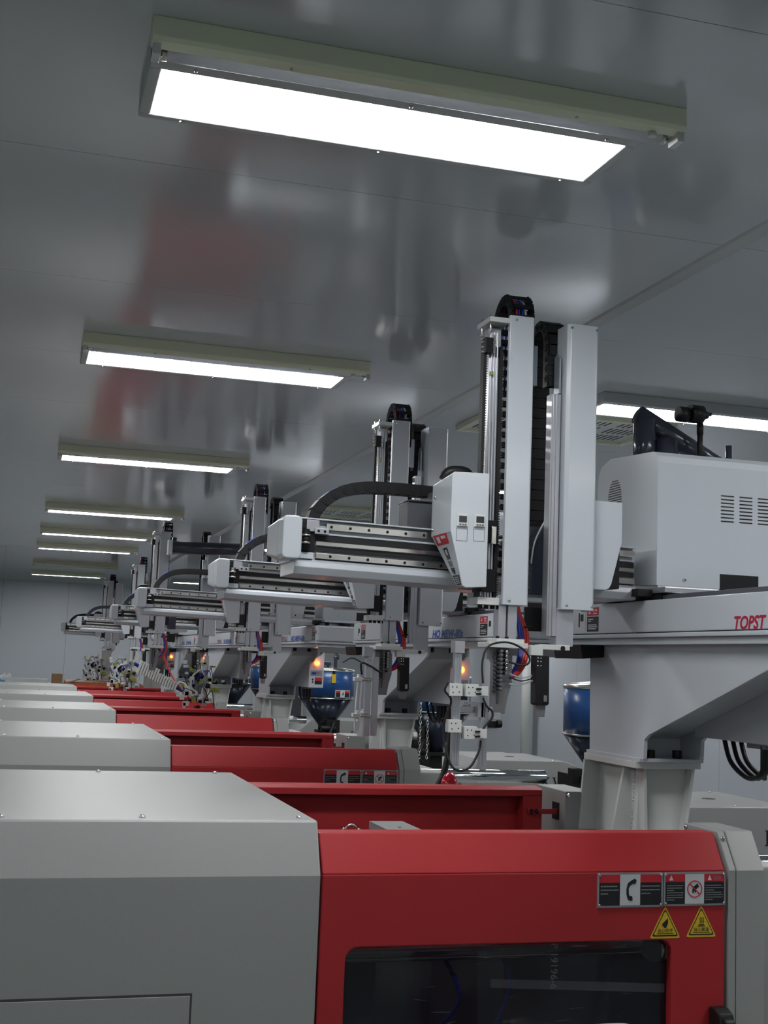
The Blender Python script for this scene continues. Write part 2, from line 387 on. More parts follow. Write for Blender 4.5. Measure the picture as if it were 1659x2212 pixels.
# ------------------------------------------------------------------ injection moulding machine (prototype = nearest)
def make_machine():
    t = thing('injection_moulding_machine', (1.2, 3.8, 0), '', 'machine', 'injection moulding machines in a row')
    # clamp cover, bevelled box
    sec = [(3.12, 0.45), (3.12, 1.473), (3.18, 1.6), (4.49, 1.6), (4.55, 1.473), (4.55, 0.45)]
    b = MB(); b.prism('x', sec, -1.9, 0.772)
    cc = b.build('clamp_cover', MGREY, t, 0.006)
    s = MB()
    for xx in (-0.9, -0.45, 0.0, 0.336, 0.733):
        s.screw((xx, 3.225, 1.6), (0, 0, 1), 0.0085); s.screw((xx - 0.03, 4.44, 1.6), (0, 0, 1), 0.0085)
    s.pieces('screw', CHROME, cc)
    MB().box(-0.9, 0.468, 3.1185, 3.122, 0.7, 1.203).build('panel_joint', GAP, cc)
    MB().box(-0.9, 0.463, 3.1165, 3.122, 0.7, 1.197).build('access_panel', MGREY, cc, 0.001)
    # base and bed
    MB().box(-1.9, 5.2, 3.2, 4.45, 0.02, 0.5).build('machine_base', MGREY, t, 0.01)
    # operator door with window hole
    def door_front(mb, zb):
        outer = [(0.776, zb), (1.904, zb), (1.904, 1.476), (0.776, 1.476)]
        hole = rrect(0.843, 1.744, 0.86, 1.298, 0.034, 6)
        # strips around the hole
        n = len(hole)
        for (ya, yb) in ((3.12, 3.15),):
            vs = [(p[0], ya, p[1]) for p in outer] + [(p[0], ya, p[1]) for p in hole] + [(p[0], yb, p[1]) for p in outer] + [(p[0], yb, p[1]) for p in hole]
            # ring faces: corner index of outer for each hole arc
            fs = []; k = n // 4
            oc = [2, 3, 0, 1]
            for q in range(4):
                for i in range(k - 1):
                    a = 4 + q * k + i; fs.append((oc[q], a, a + 1)); fs.append((oc[q] + 4 + n, a + 4 + n, a + 1 + 4 + n))
                a = 4 + q * k + k - 1; bb = 4 + ((q + 1) * k) % n
                fs.append((oc[q], a, bb, oc[(q + 1) % 4])); fs.append((oc[q] + 4 + n, a + 4 + n, bb + 4 + n, oc[(q + 1) % 4] + 4 + n))
            for i in range(4): fs.append((i, (i + 1) % 4, (i + 1) % 4 + 4 + n, i + 4 + n))
            for i in range(n): fs.append((4 + i, 4 + (i + 1) % n, 4 + (i + 1) % n + 4 + n, 4 + i + 4 + n))
            mb.add(vs, fs)
    d = MB(); door_front(d, 0.55)
    d.prism('x', [(3.12, 1.476), (3.18, 1.57), (3.24, 1.57), (3.24, 1.55), (3.195, 1.55), (3.15, 1.476)], 0.776, 1.904)
    dr = d.build('front_door', RED, t, 0.004)
    MB().prism('y', rrect(0.835, 1.752, 0.852, 1.306, 0.03), 3.1505, 3.1545).build('window_pane', PANE, dr)
    sc = MB()
    rnd = random.Random(3)
    for _ in range(26):
        xx = rnd.uniform(0.87, 1.7); zz = rnd.uniform(1.08, 1.28); l = rnd.uniform(0.006, 0.05); a = rnd.uniform(-0.25, 0.25)
        sc.prism('y', [(xx, zz), (xx + l, zz + l * a), (xx + l, zz + l * a + 0.0012), (xx, zz + 0.0015)], 3.1495, 3.1504)
    tp_ = MB(); tp_.prism('y', [(1.24, 1.205), (1.74, 1.178), (1.74, 1.155), (1.24, 1.183)], 3.1497, 3.1504); tp_.build('clear_tape', SCRATCH, dr)
    sc.build('scuffs', SCRATCH, dr)['kind'] = 'stuff'
    mk = MB(); text_mesh(mk, 'P 19196-6', 0.0285, (1.408, 3.1494, 1.291), (0, 0, -1), (1, 0, 0), 0, ext=0.0)
    mk.build('handwriting', MARKER, dr)
    # door handle
    hd = MB(); hd.prism('x', [(3.12, 1.03), (3.085, 1.045), (3.055, 1.08), (3.065, 1.115), (3.09, 1.125), (3.12, 1.125)], 1.855, 1.90)
    hd.prism('x', [(3.12, 1.12), (3.05, 1.105), (3.04, 1.09), (3.12, 0.9)], 1.862, 1.893)
    hd.build('door_handle', BLACK, dr, 0.006)
    # printed metal plates
    def plate(x0, x1, z0, z1, kind):
        p = MB(); y = 3.12
        p.box(x0, x1, y - 0.0035, y, z0, z1, 0)
        i = 0.005
        p.box(x0 + i, x1 - i, y - 0.0040, y - 0.0034, z0 + i, z1 - i, 1)
        W = x1 - x0 - 2 * i; a = x0 + i + W * 0.33; c = x0 + i + W * 0.655; zt = z1 - i - (z1 - z0) * 0.23
        p.box(x0 + i, a, y - 0.0043, y - 0.0039, zt, z1 - i, 2).box(c, x1 - i, y - 0.0043, y - 0.0039, zt, z1 - i, 2)
        p.box(a, c, y - 0.0044, y - 0.0039, z0 + i, z1 - i, 3)
        for k in range(3 if kind == 0 else 7):
            st = 0.0095 if kind == 0 else 0.0062
            zz = zt - 0.011 - k * st
            for u0, u1 in ((x0 + i + 0.004, a - 0.004), (c + 0.004, x1 - i - 0.004)):
                e = u1 if k not in (2, 6) else u0 + (u1 - u0) * 0.5
                xx = u0; rr = random.Random(k)
                while xx < e - 0.004:
                    l = rr.uniform(0.003, 0.008); p.box(xx, min(xx + l, e), y - 0.0047, y - 0.0039, zz, zz + (0.003 if kind == 0 else 0.0022), 4); xx += l + 0.0012
        mx = (a + c) / 2; mz = (z0 + z1) / 2
        if kind == 0:
            arc = [(0.024, 0.029), (0.019, 0.036), (0.007, 0.031), (-0.006, 0.022), (-0.0105, 0.005), (-0.0105, -0.012), (-0.006, -0.027), (0.004, -0.033), (0.011, -0.029), (0.009, -0.017), (0.0, -0.017), (-0.0025, -0.010), (-0.003, 0.006), (0.0025, 0.015), (0.012, 0.020), (0.019, 0.019)]
            p.prism('y', [(mx + u * 0.85 - 0.002, mz + v * 0.85 - 0.001) for u, v in arc], y - 0.0052, y - 0.0043, 1)
        else:
            n = 28; R = 0.0225
            for q in range(n):
                a0 = 2 * math.pi * q / n; a1 = 2 * math.pi * (q + 1) / n
                p.prism('y', [(mx + R * math.cos(a0), mz + R * math.sin(a0)), (mx + R * math.cos(a1), mz + R * math.sin(a1)), (mx + (R - 0.0025) * math.cos(a1), mz + (R - 0.0025) * math.sin(a1)), (mx + (R - 0.0025) * math.cos(a0), mz + (R - 0.0025) * math.sin(a0))], y - 0.0056, y - 0.0043, 2)
            p.prism('y', [(mx - 0.004, mz + 0.006), (mx + 0.008, mz + 0.014), (mx + 0.013, mz + 0.006), (mx + 0.004, mz - 0.001), (mx + 0.003, mz - 0.010), (mx, mz - 0.009), (mx - 0.001, mz - 0.002), (mx - 0.004, mz - 0.012), (mx - 0.007, mz - 0.010), (mx - 0.005, mz - 0.001), (mx - 0.009, mz - 0.008)], y - 0.0052, y - 0.0043, 1)
            p.prism('y', [(mx - 0.017, mz + 0.014), (mx - 0.015, mz + 0.016), (mx + 0.017, mz - 0.014), (mx + 0.015, mz - 0.016)], y - 0.0057, y - 0.0045, 2)
            for q, cx in enumerate((x0 + i + W * 0.06, c + W * 0.06)):
                p.prism('y', [(cx, zt + 0.004), (cx + 0.012, zt + 0.004), (cx + 0.006, z1 - i - 0.003)], y - 0.0050, y - 0.0042, 3)
            text_mesh(p, '危险', 0.012, (c + W * 0.16, y - 0.0043, zt + 0.005), (1, 0, 0), (0, 0, 1), 4)
        for sx, sz in ((x0 + 0.006, z0 + 0.006), (x1 - 0.006, z0 + 0.006), (x0 + 0.006, z1 - 0.006), (x1 - 0.006, z1 - 0.006)):
            p.screw((sx, y - 0.0035, sz), (0, -1, 0), 0.0045, 5)
        o = p.build('warning_plate', [STGREY, STBLACK, STRED, STWHITE, STTEXT, CHROME], dr, org=t['org'])
        o['label'] = 'metal framed plate with a black telephone handset' if kind == 0 else 'metal framed plate with a crossed out hand'
    plate(1.522, 1.714, 1.385, 1.4745, 0); plate(1.7165, 1.9035, 1.3865, 1.4745, 1)
    def tri(cx, zb, wd, ht, kind):
        def rt(s_, dz):
            P = [(cx - wd / 2 * s_, zb + dz), (cx + wd / 2 * s_, zb + dz), (cx, zb + dz + ht * s_)]
            out = []
            r = 0.10
            for i_ in range(3):
                a = Vector(P[i_ - 1]); b_ = Vector(P[i_]); c_ = Vector(P[(i_ + 1) % 3])
                out += [tuple(b_.lerp(a, r)), tuple(b_.lerp(a, r * .35).lerp(b_.lerp(c_, r * .35), .5)), tuple(b_.lerp(c_, r))]
            return out
        p = MB(); y = 3.12
        p.prism('y', rt(1, 0), y - 0.0008, y, 0)
        p.prism('y', rt(0.86, ht * 0.06), y - 0.0012, y - 0.0007, 1)
        p.prism('y', rt(0.76, ht * 0.10), y - 0.0016, y - 0.0011, 0)
        q = y - 0.0021
        if kind == 0:
            p.prism('y', [(cx - 0.009, zb + 0.038), (cx + 0.007, zb + 0.052), (cx + 0.008, zb + 0.040), (cx + 0.003, zb + 0.028), (cx - 0.003, zb + 0.026), (cx - 0.005, zb + 0.031), (cx - 0.010, zb + 0.029), (cx - 0.006, zb + 0.034), (cx - 0.011, zb + 0.034)], q, y - 0.0015, 1)
        else:
            for k in (-0.005, 0, 0.005):
                p.prism('y', [(cx + k, zb + 0.036), (cx + k + 0.002, zb + 0.036), (cx + k + 0.0035, zb + 0.041), (cx + k + 0.001, zb + 0.046), (cx + k + 0.003, zb + 0.052), (cx + k + 0.001, zb + 0.052), (cx + k - 0.001, zb + 0.046), (cx + k + 0.0015, zb + 0.041)], q, y - 0.0015, 1)
            p.box(cx - 0.008, cx + 0.008, q, y - 0.0015, zb + 0.032, zb + 0.034, 1).box(cx - 0.011, cx + 0.011, q, y - 0.0015, zb + 0.028, zb + 0.0302, 1)
        text_mesh(p, '当心伤手' if kind == 0 else '当心高温', 0.0118, (cx, q, zb + 0.0155), (1, 0, 0), (0, 0, 1), 1, ext=0.0, align='CENTER', bold=0.012)
        p.box(cx - 0.025, cx + 0.025, q, y - 0.0015, zb + 0.0115, zb + 0.0130, 1)
        o = p.build('warning_sticker', [YELLOW, STBLACK], dr, org=t['org'])
        o['label'] = 'yellow triangle with a hurt hand' if kind == 0 else 'yellow triangle with rising heat'
    tri(1.7235, 1.3025, 0.092, 0.084, 0); tri(1.8315, 1.3035, 0.092, 0.084, 1)
    # things seen dimly through the window
    i_ = MB()
    i_.box(0.80, 1.02, 3.45, 4.1, 0.6, 1.25, 0).mark().box(1.02, 1.2, 3.5, 4.05, 0.75, 1.2, 1).mark().box(1.28, 1.42, 3.5, 4.05, 0.75, 1.2, 1).mark().box(1.7, 1.95, 3.4, 4.15, 0.6, 1.3, 0)
    for yy, zz in ((3.42, 1.22), (4.15, 1.22), (3.42, 0.8), (4.15, 0.8)): i_.mark().cyl((0.8, yy, zz), (2.0, yy, zz), 0.03, m=2)
    i_.pieces('mould_part', [DGREY, MIDGREY, CHROME], t, 0.003)
    hh = MB(); hh.tube([(1.33, 3.48, 1.25), (1.38, 3.42, 1.2), (1.40, 3.42, 1.1), (1.36, 3.46, 0.95)], 0.007); hh.mark().tube([(1.2, 3.46, 1.22), (1.25, 3.4, 1.1), (1.2, 3.44, 1.0)], 0.007)
    hh.pieces('water_hose', BLUEHOSE, t)
    rl = MB(); rl.cyl((1.715, 3.175, 1.262), (1.745, 3.20, 1.262), 0.034, m=0).mark().cyl((1.735, 3.17, 1.262), (1.765, 3.19, 1.262), 0.030, m=0).mark().box(1.748, 1.80, 3.158, 3.19, 1.228, 1.272, 1)
    rl.pieces('door_roller', [CREAMW, RED], t, 0.002)
    # end covers both sides (front and rear)
    def end_cover(ya, yb, front):
        c = MB()
        if front:
            c.prism('x', [(3.115, 0.45), (3.115, 1.478), (3.178, 1.574), (3.36, 1.574), (3.36, 0.45)], 1.913, 1.935)
            c.prism('x', [(3.113, 0.45), (3.113, 1.478), (3.176, 1.5755), (3.36, 1.5755), (3.36, 0.45)], 1.9365, 2.022)
        else:
            c.box(1.915, 2.03, 4.19, 4.45, 0.45, 1.576)
        o = c.build('platen_cover', MGREY, t, 0.003)
        s_ = MB()
        if front: s_.screw((1.913, 3.20, 1.55), (-1, 0, 0), 0.008); s_.screw((1.9225, 3.165, 1.5555), (-0.3, -0.7, 0.4), 0.007).screw((1.913, 3.345, 1.565), (-1, 0, 0), 0.007)
        else: s_.screw((1.925, 4.19, 1.562), (0, -1, 0), 0.008)
        s_.pieces('screw', CHROME, o)
        if not front:
            MB().box(1.9135, 1.916, 4.24, 4.30, 1.47, 1.53).build('slot', BLACK, o)
    end_cover(0, 0, True); end_cover(0, 0, False)
    # rear door, frame round a recessed sheet
    r = MB()
    r.box(0.776, 1.858, 4.325, 4.335, 0.55, 1.56, 0)
    r.prism('x', [(4.262, 1.556), (4.262, 1.572), (4.285, 1.582), (4.34, 1.582), (4.34, 1.55), (4.262, 1.55)], 0.776, 1.858)
    r.box(1.785, 1.858, 4.262, 4.325, 0.55, 1.556).box(0.776, 0.84, 4.262, 4.325, 0.55, 1.556)
    r.box(1.80, 1.93, 4.25, 4.262, 1.49, 1.508)
    rd = r.build('rear_door', RED, t, 0.002)
    MB().screw((1.812, 4.25, 1.4995), (0, -1, 0), 0.008).screw((1.832, 4.25, 1.4995), (0, -1, 0), 0.008).pieces('screw', BLACK, rd)
    # platen the robot stands on, chrome rod, hoses, injection cover
    MB().box(1.95, 2.28, 3.4, 4.18, 0.5, 1.44).build('fixed_platen', MGREY, t, 0.006)
    MB().box(2.03, 3.2, 3.45, 4.3, 0.5, 0.95).build('bed_guard', MGREY, t, 0.006)
    rod = MB().cyl((2.28, 3.6, 1.408), (2.91, 3.6, 1.408), 0.037, n=28); rod.cyl((2.02, 3.6, 1.408), (2.3, 3.6, 1.408), 0.037, n=28)
    rod.build('chrome_tie_rod', CHROME, t, 0.003)
    inj = MB()
    inj.prism('y', [(3.42, 0.5), (3.42, 1.14), (3.58, 1.29), (4.28, 1.29), (4.38, 1.26), (4.42, 1.17), (4.42, 0.5)], 3.24, 4.06)
    inj.box(4.42, 5.2, 3.3, 4.0, 0.5, 1.1)
    ic = inj.build('injection_cover', MGREY, t, 0.006)
    s_ = MB()
    for xx in (3.62, 3.92, 4.2): s_.screw((xx, 3.28, 1.29), (0, 0, 1), 0.008).screw((xx, 4.02, 1.29), (0, 0, 1), 0.008)
    s_.pieces('screw', CHROME, ic)
    MB().cyl((3.98, 3.66, 1.2895), (3.98, 3.66, 1.2915), 0.04).build('inspection_hole', BLACK, ic)
    k_ = MB(); kx, kz, kh = 4.085, 1.08, 0.085
    def lp(pts, x_): k_.prism('y', [(x_ + u * kh, kz + v_ * kh) for u, v_ in pts], 3.2385, 3.2405)
    lp([(0, 0), (.38, 0), (.38, .05), (.27, .08), (.27, .92), (.38, .95), (.38, 1), (0, 1), (0, .95), (.10, .92), (.10, .08), (0, .05)], kx)
    lp([(.27, .42), (.40, .52), (.72, .08), (.62, .05), (.62, 0), (1.0, 0), (1.0, .05), (.90, .09), (.48, .64), (.75, .90), (.86, .95), (.86, 1), (.56, 1), (.56, .95), (.66, .91), (.27, .55)], kx); k_.mark()
    lp([(.40, 0), (.50, 0), (.82, .92), (.92, .95), (.92, 1), (.58, 1), (.58, .95), (.70, .92), (.49, .26), (.26, .92), (.36, .95), (.36, 1), (0, 1), (0, .95), (.09, .92)], kx + 0.094)
    k_.pieces('lettering', STBLACK, ic)
    v = MB()
    v.box(3.10, 3.24, 3.5, 3.85, 1.05, 1.42).cyl((3.12, 3.45, 1.22), (3.12, 3.9, 1.22), 0.07).box(3.02, 3.26, 3.6, 3.8, 0.95, 1.16).cyl((3.05, 3.52, 1.33), (3.2, 3.52, 1.33), 0.035).tube([(3.18, 3.5, 1.4), (3.1, 3.42, 1.25), (2.95, 3.4, 1.05), (2.8, 3.45, 0.95)], 0.016)
    v.box(3.06, 3.12, 3.55, 3.62, 1.38, 1.46).cyl((3.2, 3.6, 1.4), (3.2, 3.6, 1.52), 0.03)
    v.build('feed_throat', BLACK, t, 0.004)
    hs = MB()
    for k in range(2): hs.mark().tube([(2.28, 3.45, 1.32 - 0.06 * k), (2.33, 3.45, 1.40 - 0.06 * k), (2.42, 3.45, 1.49 - 0.06 * k), (2.6, 3.45, 1.56 - 0.06 * k), (2.8, 3.5, 1.40), (2.85, 3.5, 0.9)], 0.013)
    for o in hs.pieces('hydraulic_hose', RUBBER, t): o['grp'] = 'hose'
    remember(t); return t
M = make_machine()
PITCH_M = 3.03
mlabels = ['nearest moulding machine, red door with smoked window and yellow triangles', 'second moulding machine from the front, phone plate just above the nearest rear door',
 'third moulding machine from the front, red door beyond the second grey cover', 'fourth moulding machine from the front, red and light grey',
 'fifth moulding machine from the front, red and light grey']
M['label'] = mlabels[0]
MX = [0, -0.01, -0.035, -0.02, -0.03, -0.06]
for i in range(1, 5):
    copy_tree(M, (1.2 + MX[i], 3.8 + [0, 3.03, 6.08, 9.0, 11.95, 14.9][i], 0), mlabels[i], skip=('hose',))
# the last machine, orange
t = thing('injection_moulding_machine', (1.0, 18.7, 0), 'last moulding machine against the end wall, orange instead of red', 'machine')
MB().prism('x', [(18.0, 0.45), (18.0, 1.42), (18.06, 1.54), (19.4, 1.54), (19.45, 1.42), (19.45, 0.45)], -2.0, 0.74).build('clamp_cover', MGREY, t, 0.006)
MB().prism('x', [(18.06, 0.5), (18.06, 1.50), (18.2, 1.565), (19.05, 1.60), (19.1, 1.58), (19.1, 0.5)], 0.745, 1.80).build('front_door', ORANGE, t, 0.004)
MB().box(1.96, 2.3, 18.3, 19.2, 0.4, 1.44).build('fixed_platen', MGREY, t, 0.006)
MB().box(-2.0, 5, 18.1, 19.3, 0.02, 0.45).build('machine_base', MGREY, t, 0.01)

# ------------------------------------------------------------------ energy chain links
def link_mesh(name, p, w_, h, closed=0.22):
    b = MB(); hw = w_ / 2; L = p * 0.56
    for s_ in (-1, 1):
        y0, y1 = (s_ * hw - 0.003, s_ * hw + 0.003)
        b.prism('y', [(-L, -h / 2), (L * 0.75, -h / 2), (L, -h * 0.2), (L, h * 0.2), (L * 0.75, h / 2), (-L, h / 2)], y0, y1)
        b.cyl((L * 0.45, s_ * (hw + 0.0), 0), (L * 0.45, s_ * (hw + 0.0052), 0), h * 0.36, n=14)
        b.cyl((L * 0.45, s_ * (hw + 0.005), 0), (L * 0.45, s_ * (hw + 0.0068), 0), h * 0.16, n=10)
    b.box(-p * closed, p * closed, -hw, hw, h / 2 - 0.004, h / 2).box(-p * closed, p * closed, -hw, hw, -h / 2, -h / 2 + 0.004)
    o = b.build(name, BLACK); me = o.data; bpy.data.objects.remove(o); return me
def resample(path, step):
    P = [Vector(p) for p in path]; Q = []
    for i in range(len(P) - 1):
        a = P[max(i - 1, 0)]; b = P[i]; c = P[i + 1]; d = P[min(i + 2, len(P) - 1)]
        for k in range(12):
            t_ = k / 12; Q.append(0.5 * ((2 * b) + (c - a) * t_ + (2 * a - 5 * b + 4 * c - d) * t_ * t_ + (3 * b - a - 3 * c + d) * t_ ** 3))
    Q.append(P[-1]); out = [Q[0]]; acc = 0
    for i in range(1, len(Q)):
        seg = Q[i] - Q[i - 1]; l = seg.length; pos = 0
        while acc + (l - pos) >= step:
            pos += step - acc; acc = 0; out.append(Q[i - 1] + seg * (pos / l))
        acc += l - pos
    return out
def lay_chain(me, path, step, wdir, parent, org):
    pts = resample(path, step)
    for a, b in zip(pts[:-1], pts[1:]):
        t_ = (b - a).normalized(); y_ = Vector(wdir); n_ = t_.cross(y_).normalized(); y_ = n_.cross(t_).normalized()
        m_ = Matrix((t_, y_, n_)).transposed().to_4x4(); m_.translation = (a + b) / 2 - Vector(org)
        o = bpy.data.objects.new('chain_link', me); COL.objects.link(o); o.parent = parent; o.matrix_local = m_

# ------------------------------------------------------------------ take-out robot (prototype = nearest)
def sticker_warn(mb, org, ux, uy, w_, h, m0):
    """red head, black foot label; m0: red, +1 black, +2 white print"""
    O = Vector(org); ux = Vector(ux); uy = Vector(uy); n = ux.cross(uy)
    def q(u0, u1, v0, v1, m, e):
        c = [O + ux * u + uy * v for u, v in ((u0, v0), (u1, v0), (u1, v1), (u0, v1))]
        mb.loft([p for p in c], [p + n * e for p in c], m)
    q(0, w_, h * 0.66, h, m0, 0.0008); q(0, w_, 0, h * 0.62, m0 + 1, 0.0008)
    q(w_ * .12, w_ * .32, h * .75, h * .80, m0 + 2, 0.0011); q(w_ * .18, w_ * .26, h * .80, h * .93, m0 + 2, 0.0011)
    q(w_ * .5, w_ * .62, h * .84, h * .93, m0 + 2, 0.0011); q(w_ * .7, w_ * .85, h * .84, h * .93, m0 + 2, 0.0011); q(w_ * .55, w_ * .85, h * .73, h * .78, m0 + 2, 0.0011)
    for k, (v, e) in enumerate(((.50, .55), (.42, .35), (.26, .85), (.18, .9), (.10, .8))):
        q(w_ * .1, w_ * e, h * v, h * (v + .035), m0 + 2, 0.0011)

def make_robot():
    OR = (2.11, 4.0, 1.44)
    t = thing('take_out_robot', OR, '', 'robot', 'white take-out robots, one on each machine')
    G = lambda o, g: (o.__setitem__('grp', g), o)[1]
    # --- pedestal: flared box with gussets, weld bead and flange
    b = MB()
    b.loft([(2.03, 3.885, 1.445), (2.185, 3.885, 1.445), (2.185, 4.19, 1.445), (2.03, 4.19, 1.445)], [(2.045, 3.885, 1.69), (2.222, 3.885, 1.69), (2.222, 4.19, 1.69), (2.045, 4.19, 1.69)])
    b.box(1.995, 2.238, 3.82, 4.215, 1.69, 1.712)
    for yy, xb_, xt_ in ((3.95, 1.975, 2.022), (4.185, 1.966, 1.985)):
        b.loft([(xb_, yy, 1.445), (2.04, yy, 1.445), (2.04, yy + 0.014, 1.445), (xb_, yy + 0.014, 1.445)], [(xt_, yy, 1.69), (2.06, yy, 1.69), (2.06, yy + 0.014, 1.69), (xt_, yy + 0.014, 1.69)])
    for x0_, x1_ in ((2.046, 2.038), (2.184, 2.218)):
        b.loft([(x0_, 3.845, 1.445), (x0_ + 0.012, 3.845, 1.445), (x0_ + 0.012, 3.90, 1.445), (x0_, 3.90, 1.445)], [(x1_, 3.845, 1.69), (x1_ + 0.012, 3.845, 1.69), (x1_ + 0.012, 3.90, 1.69), (x1_, 3.90, 1.69)])
    for k in range(34):
        z = 1.45 + k * 0.0071; b.dome((2.030 + 0.014 * k / 34, 3.915 + 0.003 * (k % 2), z), 0.007, 0.005, 6, 2)
    p = G(b.build('pedestal', CREAMW, t, 0.002), '')
    # --- column bracket
    side = [(4.205, 1.722), (3.80, 1.722), (3.795, 1.785), (3.768, 1.802), (3.40, 1.92), (3.06, 2.032), (3.01, 2.055), (3.0, 2.075), (3.0, 2.095), (4.215, 2.095)]
    c = MB(); c.prism('x', side, 2.012, 2.026); c.prism('x', side, 2.222, 2.236)
    c.box(2.002, 2.238, 3.805, 4.21, 1.712, 1.724)
    c.prism('x', [(3.93, 1.722), (3.96, 1.722), (3.96, 1.80), (3.18, 2.05), (3.18, 2.094), (3.15, 2.094), (3.15, 2.035), (3.93, 1.785)], 2.026, 2.222)
    cb = G(c.build('column_bracket', WHITE, t, 0.0015), '')
    bo = MB()
    for xx in (2.055, 2.155): bo.mark().cyl((xx + 0.006, 3.845, 1.724), (xx + 0.006, 3.845, 1.750), 0.016, n=14)
    for xx, yy in ((2.06, 3.09), (2.17, 3.09)): bo.mark().cyl((xx, yy, 2.095), (xx, yy, 2.070), 0.014, n=12)
    bo.pieces('bolt', BLACK, cb, 0.001)
    # --- traverse beam
    bm_ = MB(); bm_.box(1.965, 2.27, 1.97, 4.32, 2.135, 2.238)
    bm_.box(1.962, 2.272, 1.97, 4.32, 2.118, 2.132).box(1.975, 2.262, 2.0, 4.30, 2.095, 2.118)
    bm_.box(1.972, 2.262, 1.965, 1.972, 2.140, 2.232)
    tb = G(bm_.build('traverse_beam', WHITE, t, 0.003), '')
    rl = MB(); rl.box(2.0, 2.02, 2.0, 4.3, 2.238, 2.256).mark().box(2.2, 2.22, 2.0, 4.3, 2.238, 2.256)
    rl.pieces('linear_rail', DGREY, tb, 0.001)
    MB().box(1.99, 2.38, 2.0, 2.05, 2.058, 2.094).box(2.30, 2.39, 1.995, 2.055, 2.056, 2.096, 1).build('cross_rail', [MIDGREY, BLACK], tb, 0.002)
    lab = MB()
    sticker_warn(lab, (1.965, 4.145, 2.142), (0, -1, 0), (0, 0, 1), 0.092, 0.085, 0)
    lab.mark(); sticker_warn(lab, (1.965, 2.13, 2.142), (0, -1, 0), (0, 0, 1), 0.092, 0.085, 0)
    lab.mark(); lab.box(1.9643, 1.965, 4.16, 4.235, 2.145, 2.22, 2).box(1.9638, 1.9645, 4.175, 4.20, 2.18, 2.205, 1).box(1.9638, 1.9645, 4.205, 4.215, 2.16, 2.21, 1)
    lab.mark(); lab.box(1.9643, 1.965, 1.985, 2.03, 2.145, 2.22, 2).box(1.9638, 1.9645, 1.995, 2.02, 2.18, 2.205, 1)
    lab.pieces('warning_sticker', [STRED, STBLACK, STWHITE], tb)
    tx = MB()
    text_mesh(tx, 'TOPST', 0.051, (1.9648, 3.185, 2.137), (0, -1, 0), (0, 0, 1), 0, shear=0.22, sx=1.03, bold=0.03)
    tx.mark(); tx.prism('x', [(3.012, 2.137), (3.008, 2.137), (2.984, 2.174), (2.988, 2.174)], 1.964, 1.965, 0)
    tx.prism('x', [(3.004, 2.137), (2.968, 2.137), (2.984, 2.174)], 1.964, 1.965, 1)
    text_mesh(tx, 'R', 0.051, (1.9648, 2.957, 2.137), (0, -1, 0), (0, 0, 1), 1, shear=0.22, sx=1.0, bold=0.03)
    tx.mark()
    text_mesh(tx, 'HQ MEW-80s', 0.050, (1.9648, 2.80, 2.139), (0, -1, 0), (0, 0, 1), 1, shear=0.22, sx=1.52, bold=0.05)
    tx.pieces('lettering', [LOGORED, LOGOBLUE], tb)
    MB().box(2.0, 2.24, 4.32, 4.335, 2.12, 2.24).prism('y', [(1.93, 2.045), (2.03, 2.055), (2.05, 2.075), (2.05, 2.095), (1.92, 2.095)], 4.1, 4.34).build('end_stop', BLACK, tb, 0.002)
    # --- control box under the beam
    cx = MB(); cx.box(2.200, 2.315, 3.19, 3.80, 1.80, 2.085)
    co = G(cx.build('control_box', WHITE, t, 0.004), '')
    a = MB(); a.cyl((2.258, 3.19, 1.985), (2.258, 3.172, 1.985), 0.019, n=18, m=0).cyl((2.258, 3.173, 1.985), (2.258, 3.168, 1.985), 0.010, n=12, m=1)
    a.build('indicator_lamp', [AMBER, AMBERC], co)
    fn = MB()
    for k in range(7):
        z = 2.082 - k * 0.0085; hw = math.sqrt(max(0, 0.048 ** 2 - (2.088 - z) ** 2)); fn.box(2.258 - hw, 2.258 + hw, 3.188, 3.1905, z - 0.0045, z)
    fn.build('fan_slot', BLACK, co)['kind'] = 'stuff'
    lb = MB(); lb.box(2.212, 2.303, 3.1892, 3.1901, 1.888, 1.932, 0).box(2.220, 2.255, 3.1888, 3.1893, 1.90, 1.918, 1).box(2.255, 2.283, 3.1888, 3.1893, 1.905, 1.92, 2)
    lb.mark().box(2.212, 2.245, 3.1892, 3.1901, 1.828, 1.878, 3).prism('y', [(2.223, 1.835), (2.231, 1.855), (2.221, 1.86), (2.231, 1.872), (2.238, 1.865), (2.234, 1.85), (2.239, 1.836)], 3.1887, 3.1893, 4)
    lb.box(2.247, 2.303, 3.1892, 3.1901, 1.853, 1.878, 5).box(2.247, 2.303, 3.1892, 3.1901, 1.826, 1.852, 4)
    lb.pieces('label_plate', [STGREY, LOGOBLUE, STTEXT, STWHITE, STBLACK, STRED], co)
    cn = MB(); cn.box(2.215, 2.295, 3.41, 3.51, 1.785, 1.80, 1)
    for k in range(3): cn.mark().cyl((2.225 + 0.03 * k, 3.43 + 0.03 * k, 1.795), (2.225 + 0.03 * k, 3.43 + 0.03 * k, 1.72), 0.011); cn.tube([(2.225 + 0.03 * k, 3.43 + 0.03 * k, 1.73), (2.225 + 0.03 * k, 3.46 + 0.03 * k, 1.70), (2.24 + 0.03 * k, 3.55, 1.69), (2.24 + 0.03 * k, 3.64, 1.73), (2.24 + 0.03 * k, 3.68, 1.80)], 0.008)
    cn.pieces('plug', [BLACK, MIDGREY], co, 0.001)
    # --- carriage with big cover
    K = 'carriage'
    base = MB(); base.box(1.985, 2.26, 3.62, 4.10, 2.262, 2.280).box(1.99, 2.03, 3.66, 3.74, 2.242, 2.262, 1).box(1.99, 2.03, 3.95, 4.05, 2.242, 2.262, 1).box(2.19, 2.23, 3.66, 3.74, 2.242, 2.262, 1).box(2.19, 2.23, 3.95, 4.05, 2.242, 2.262, 1)
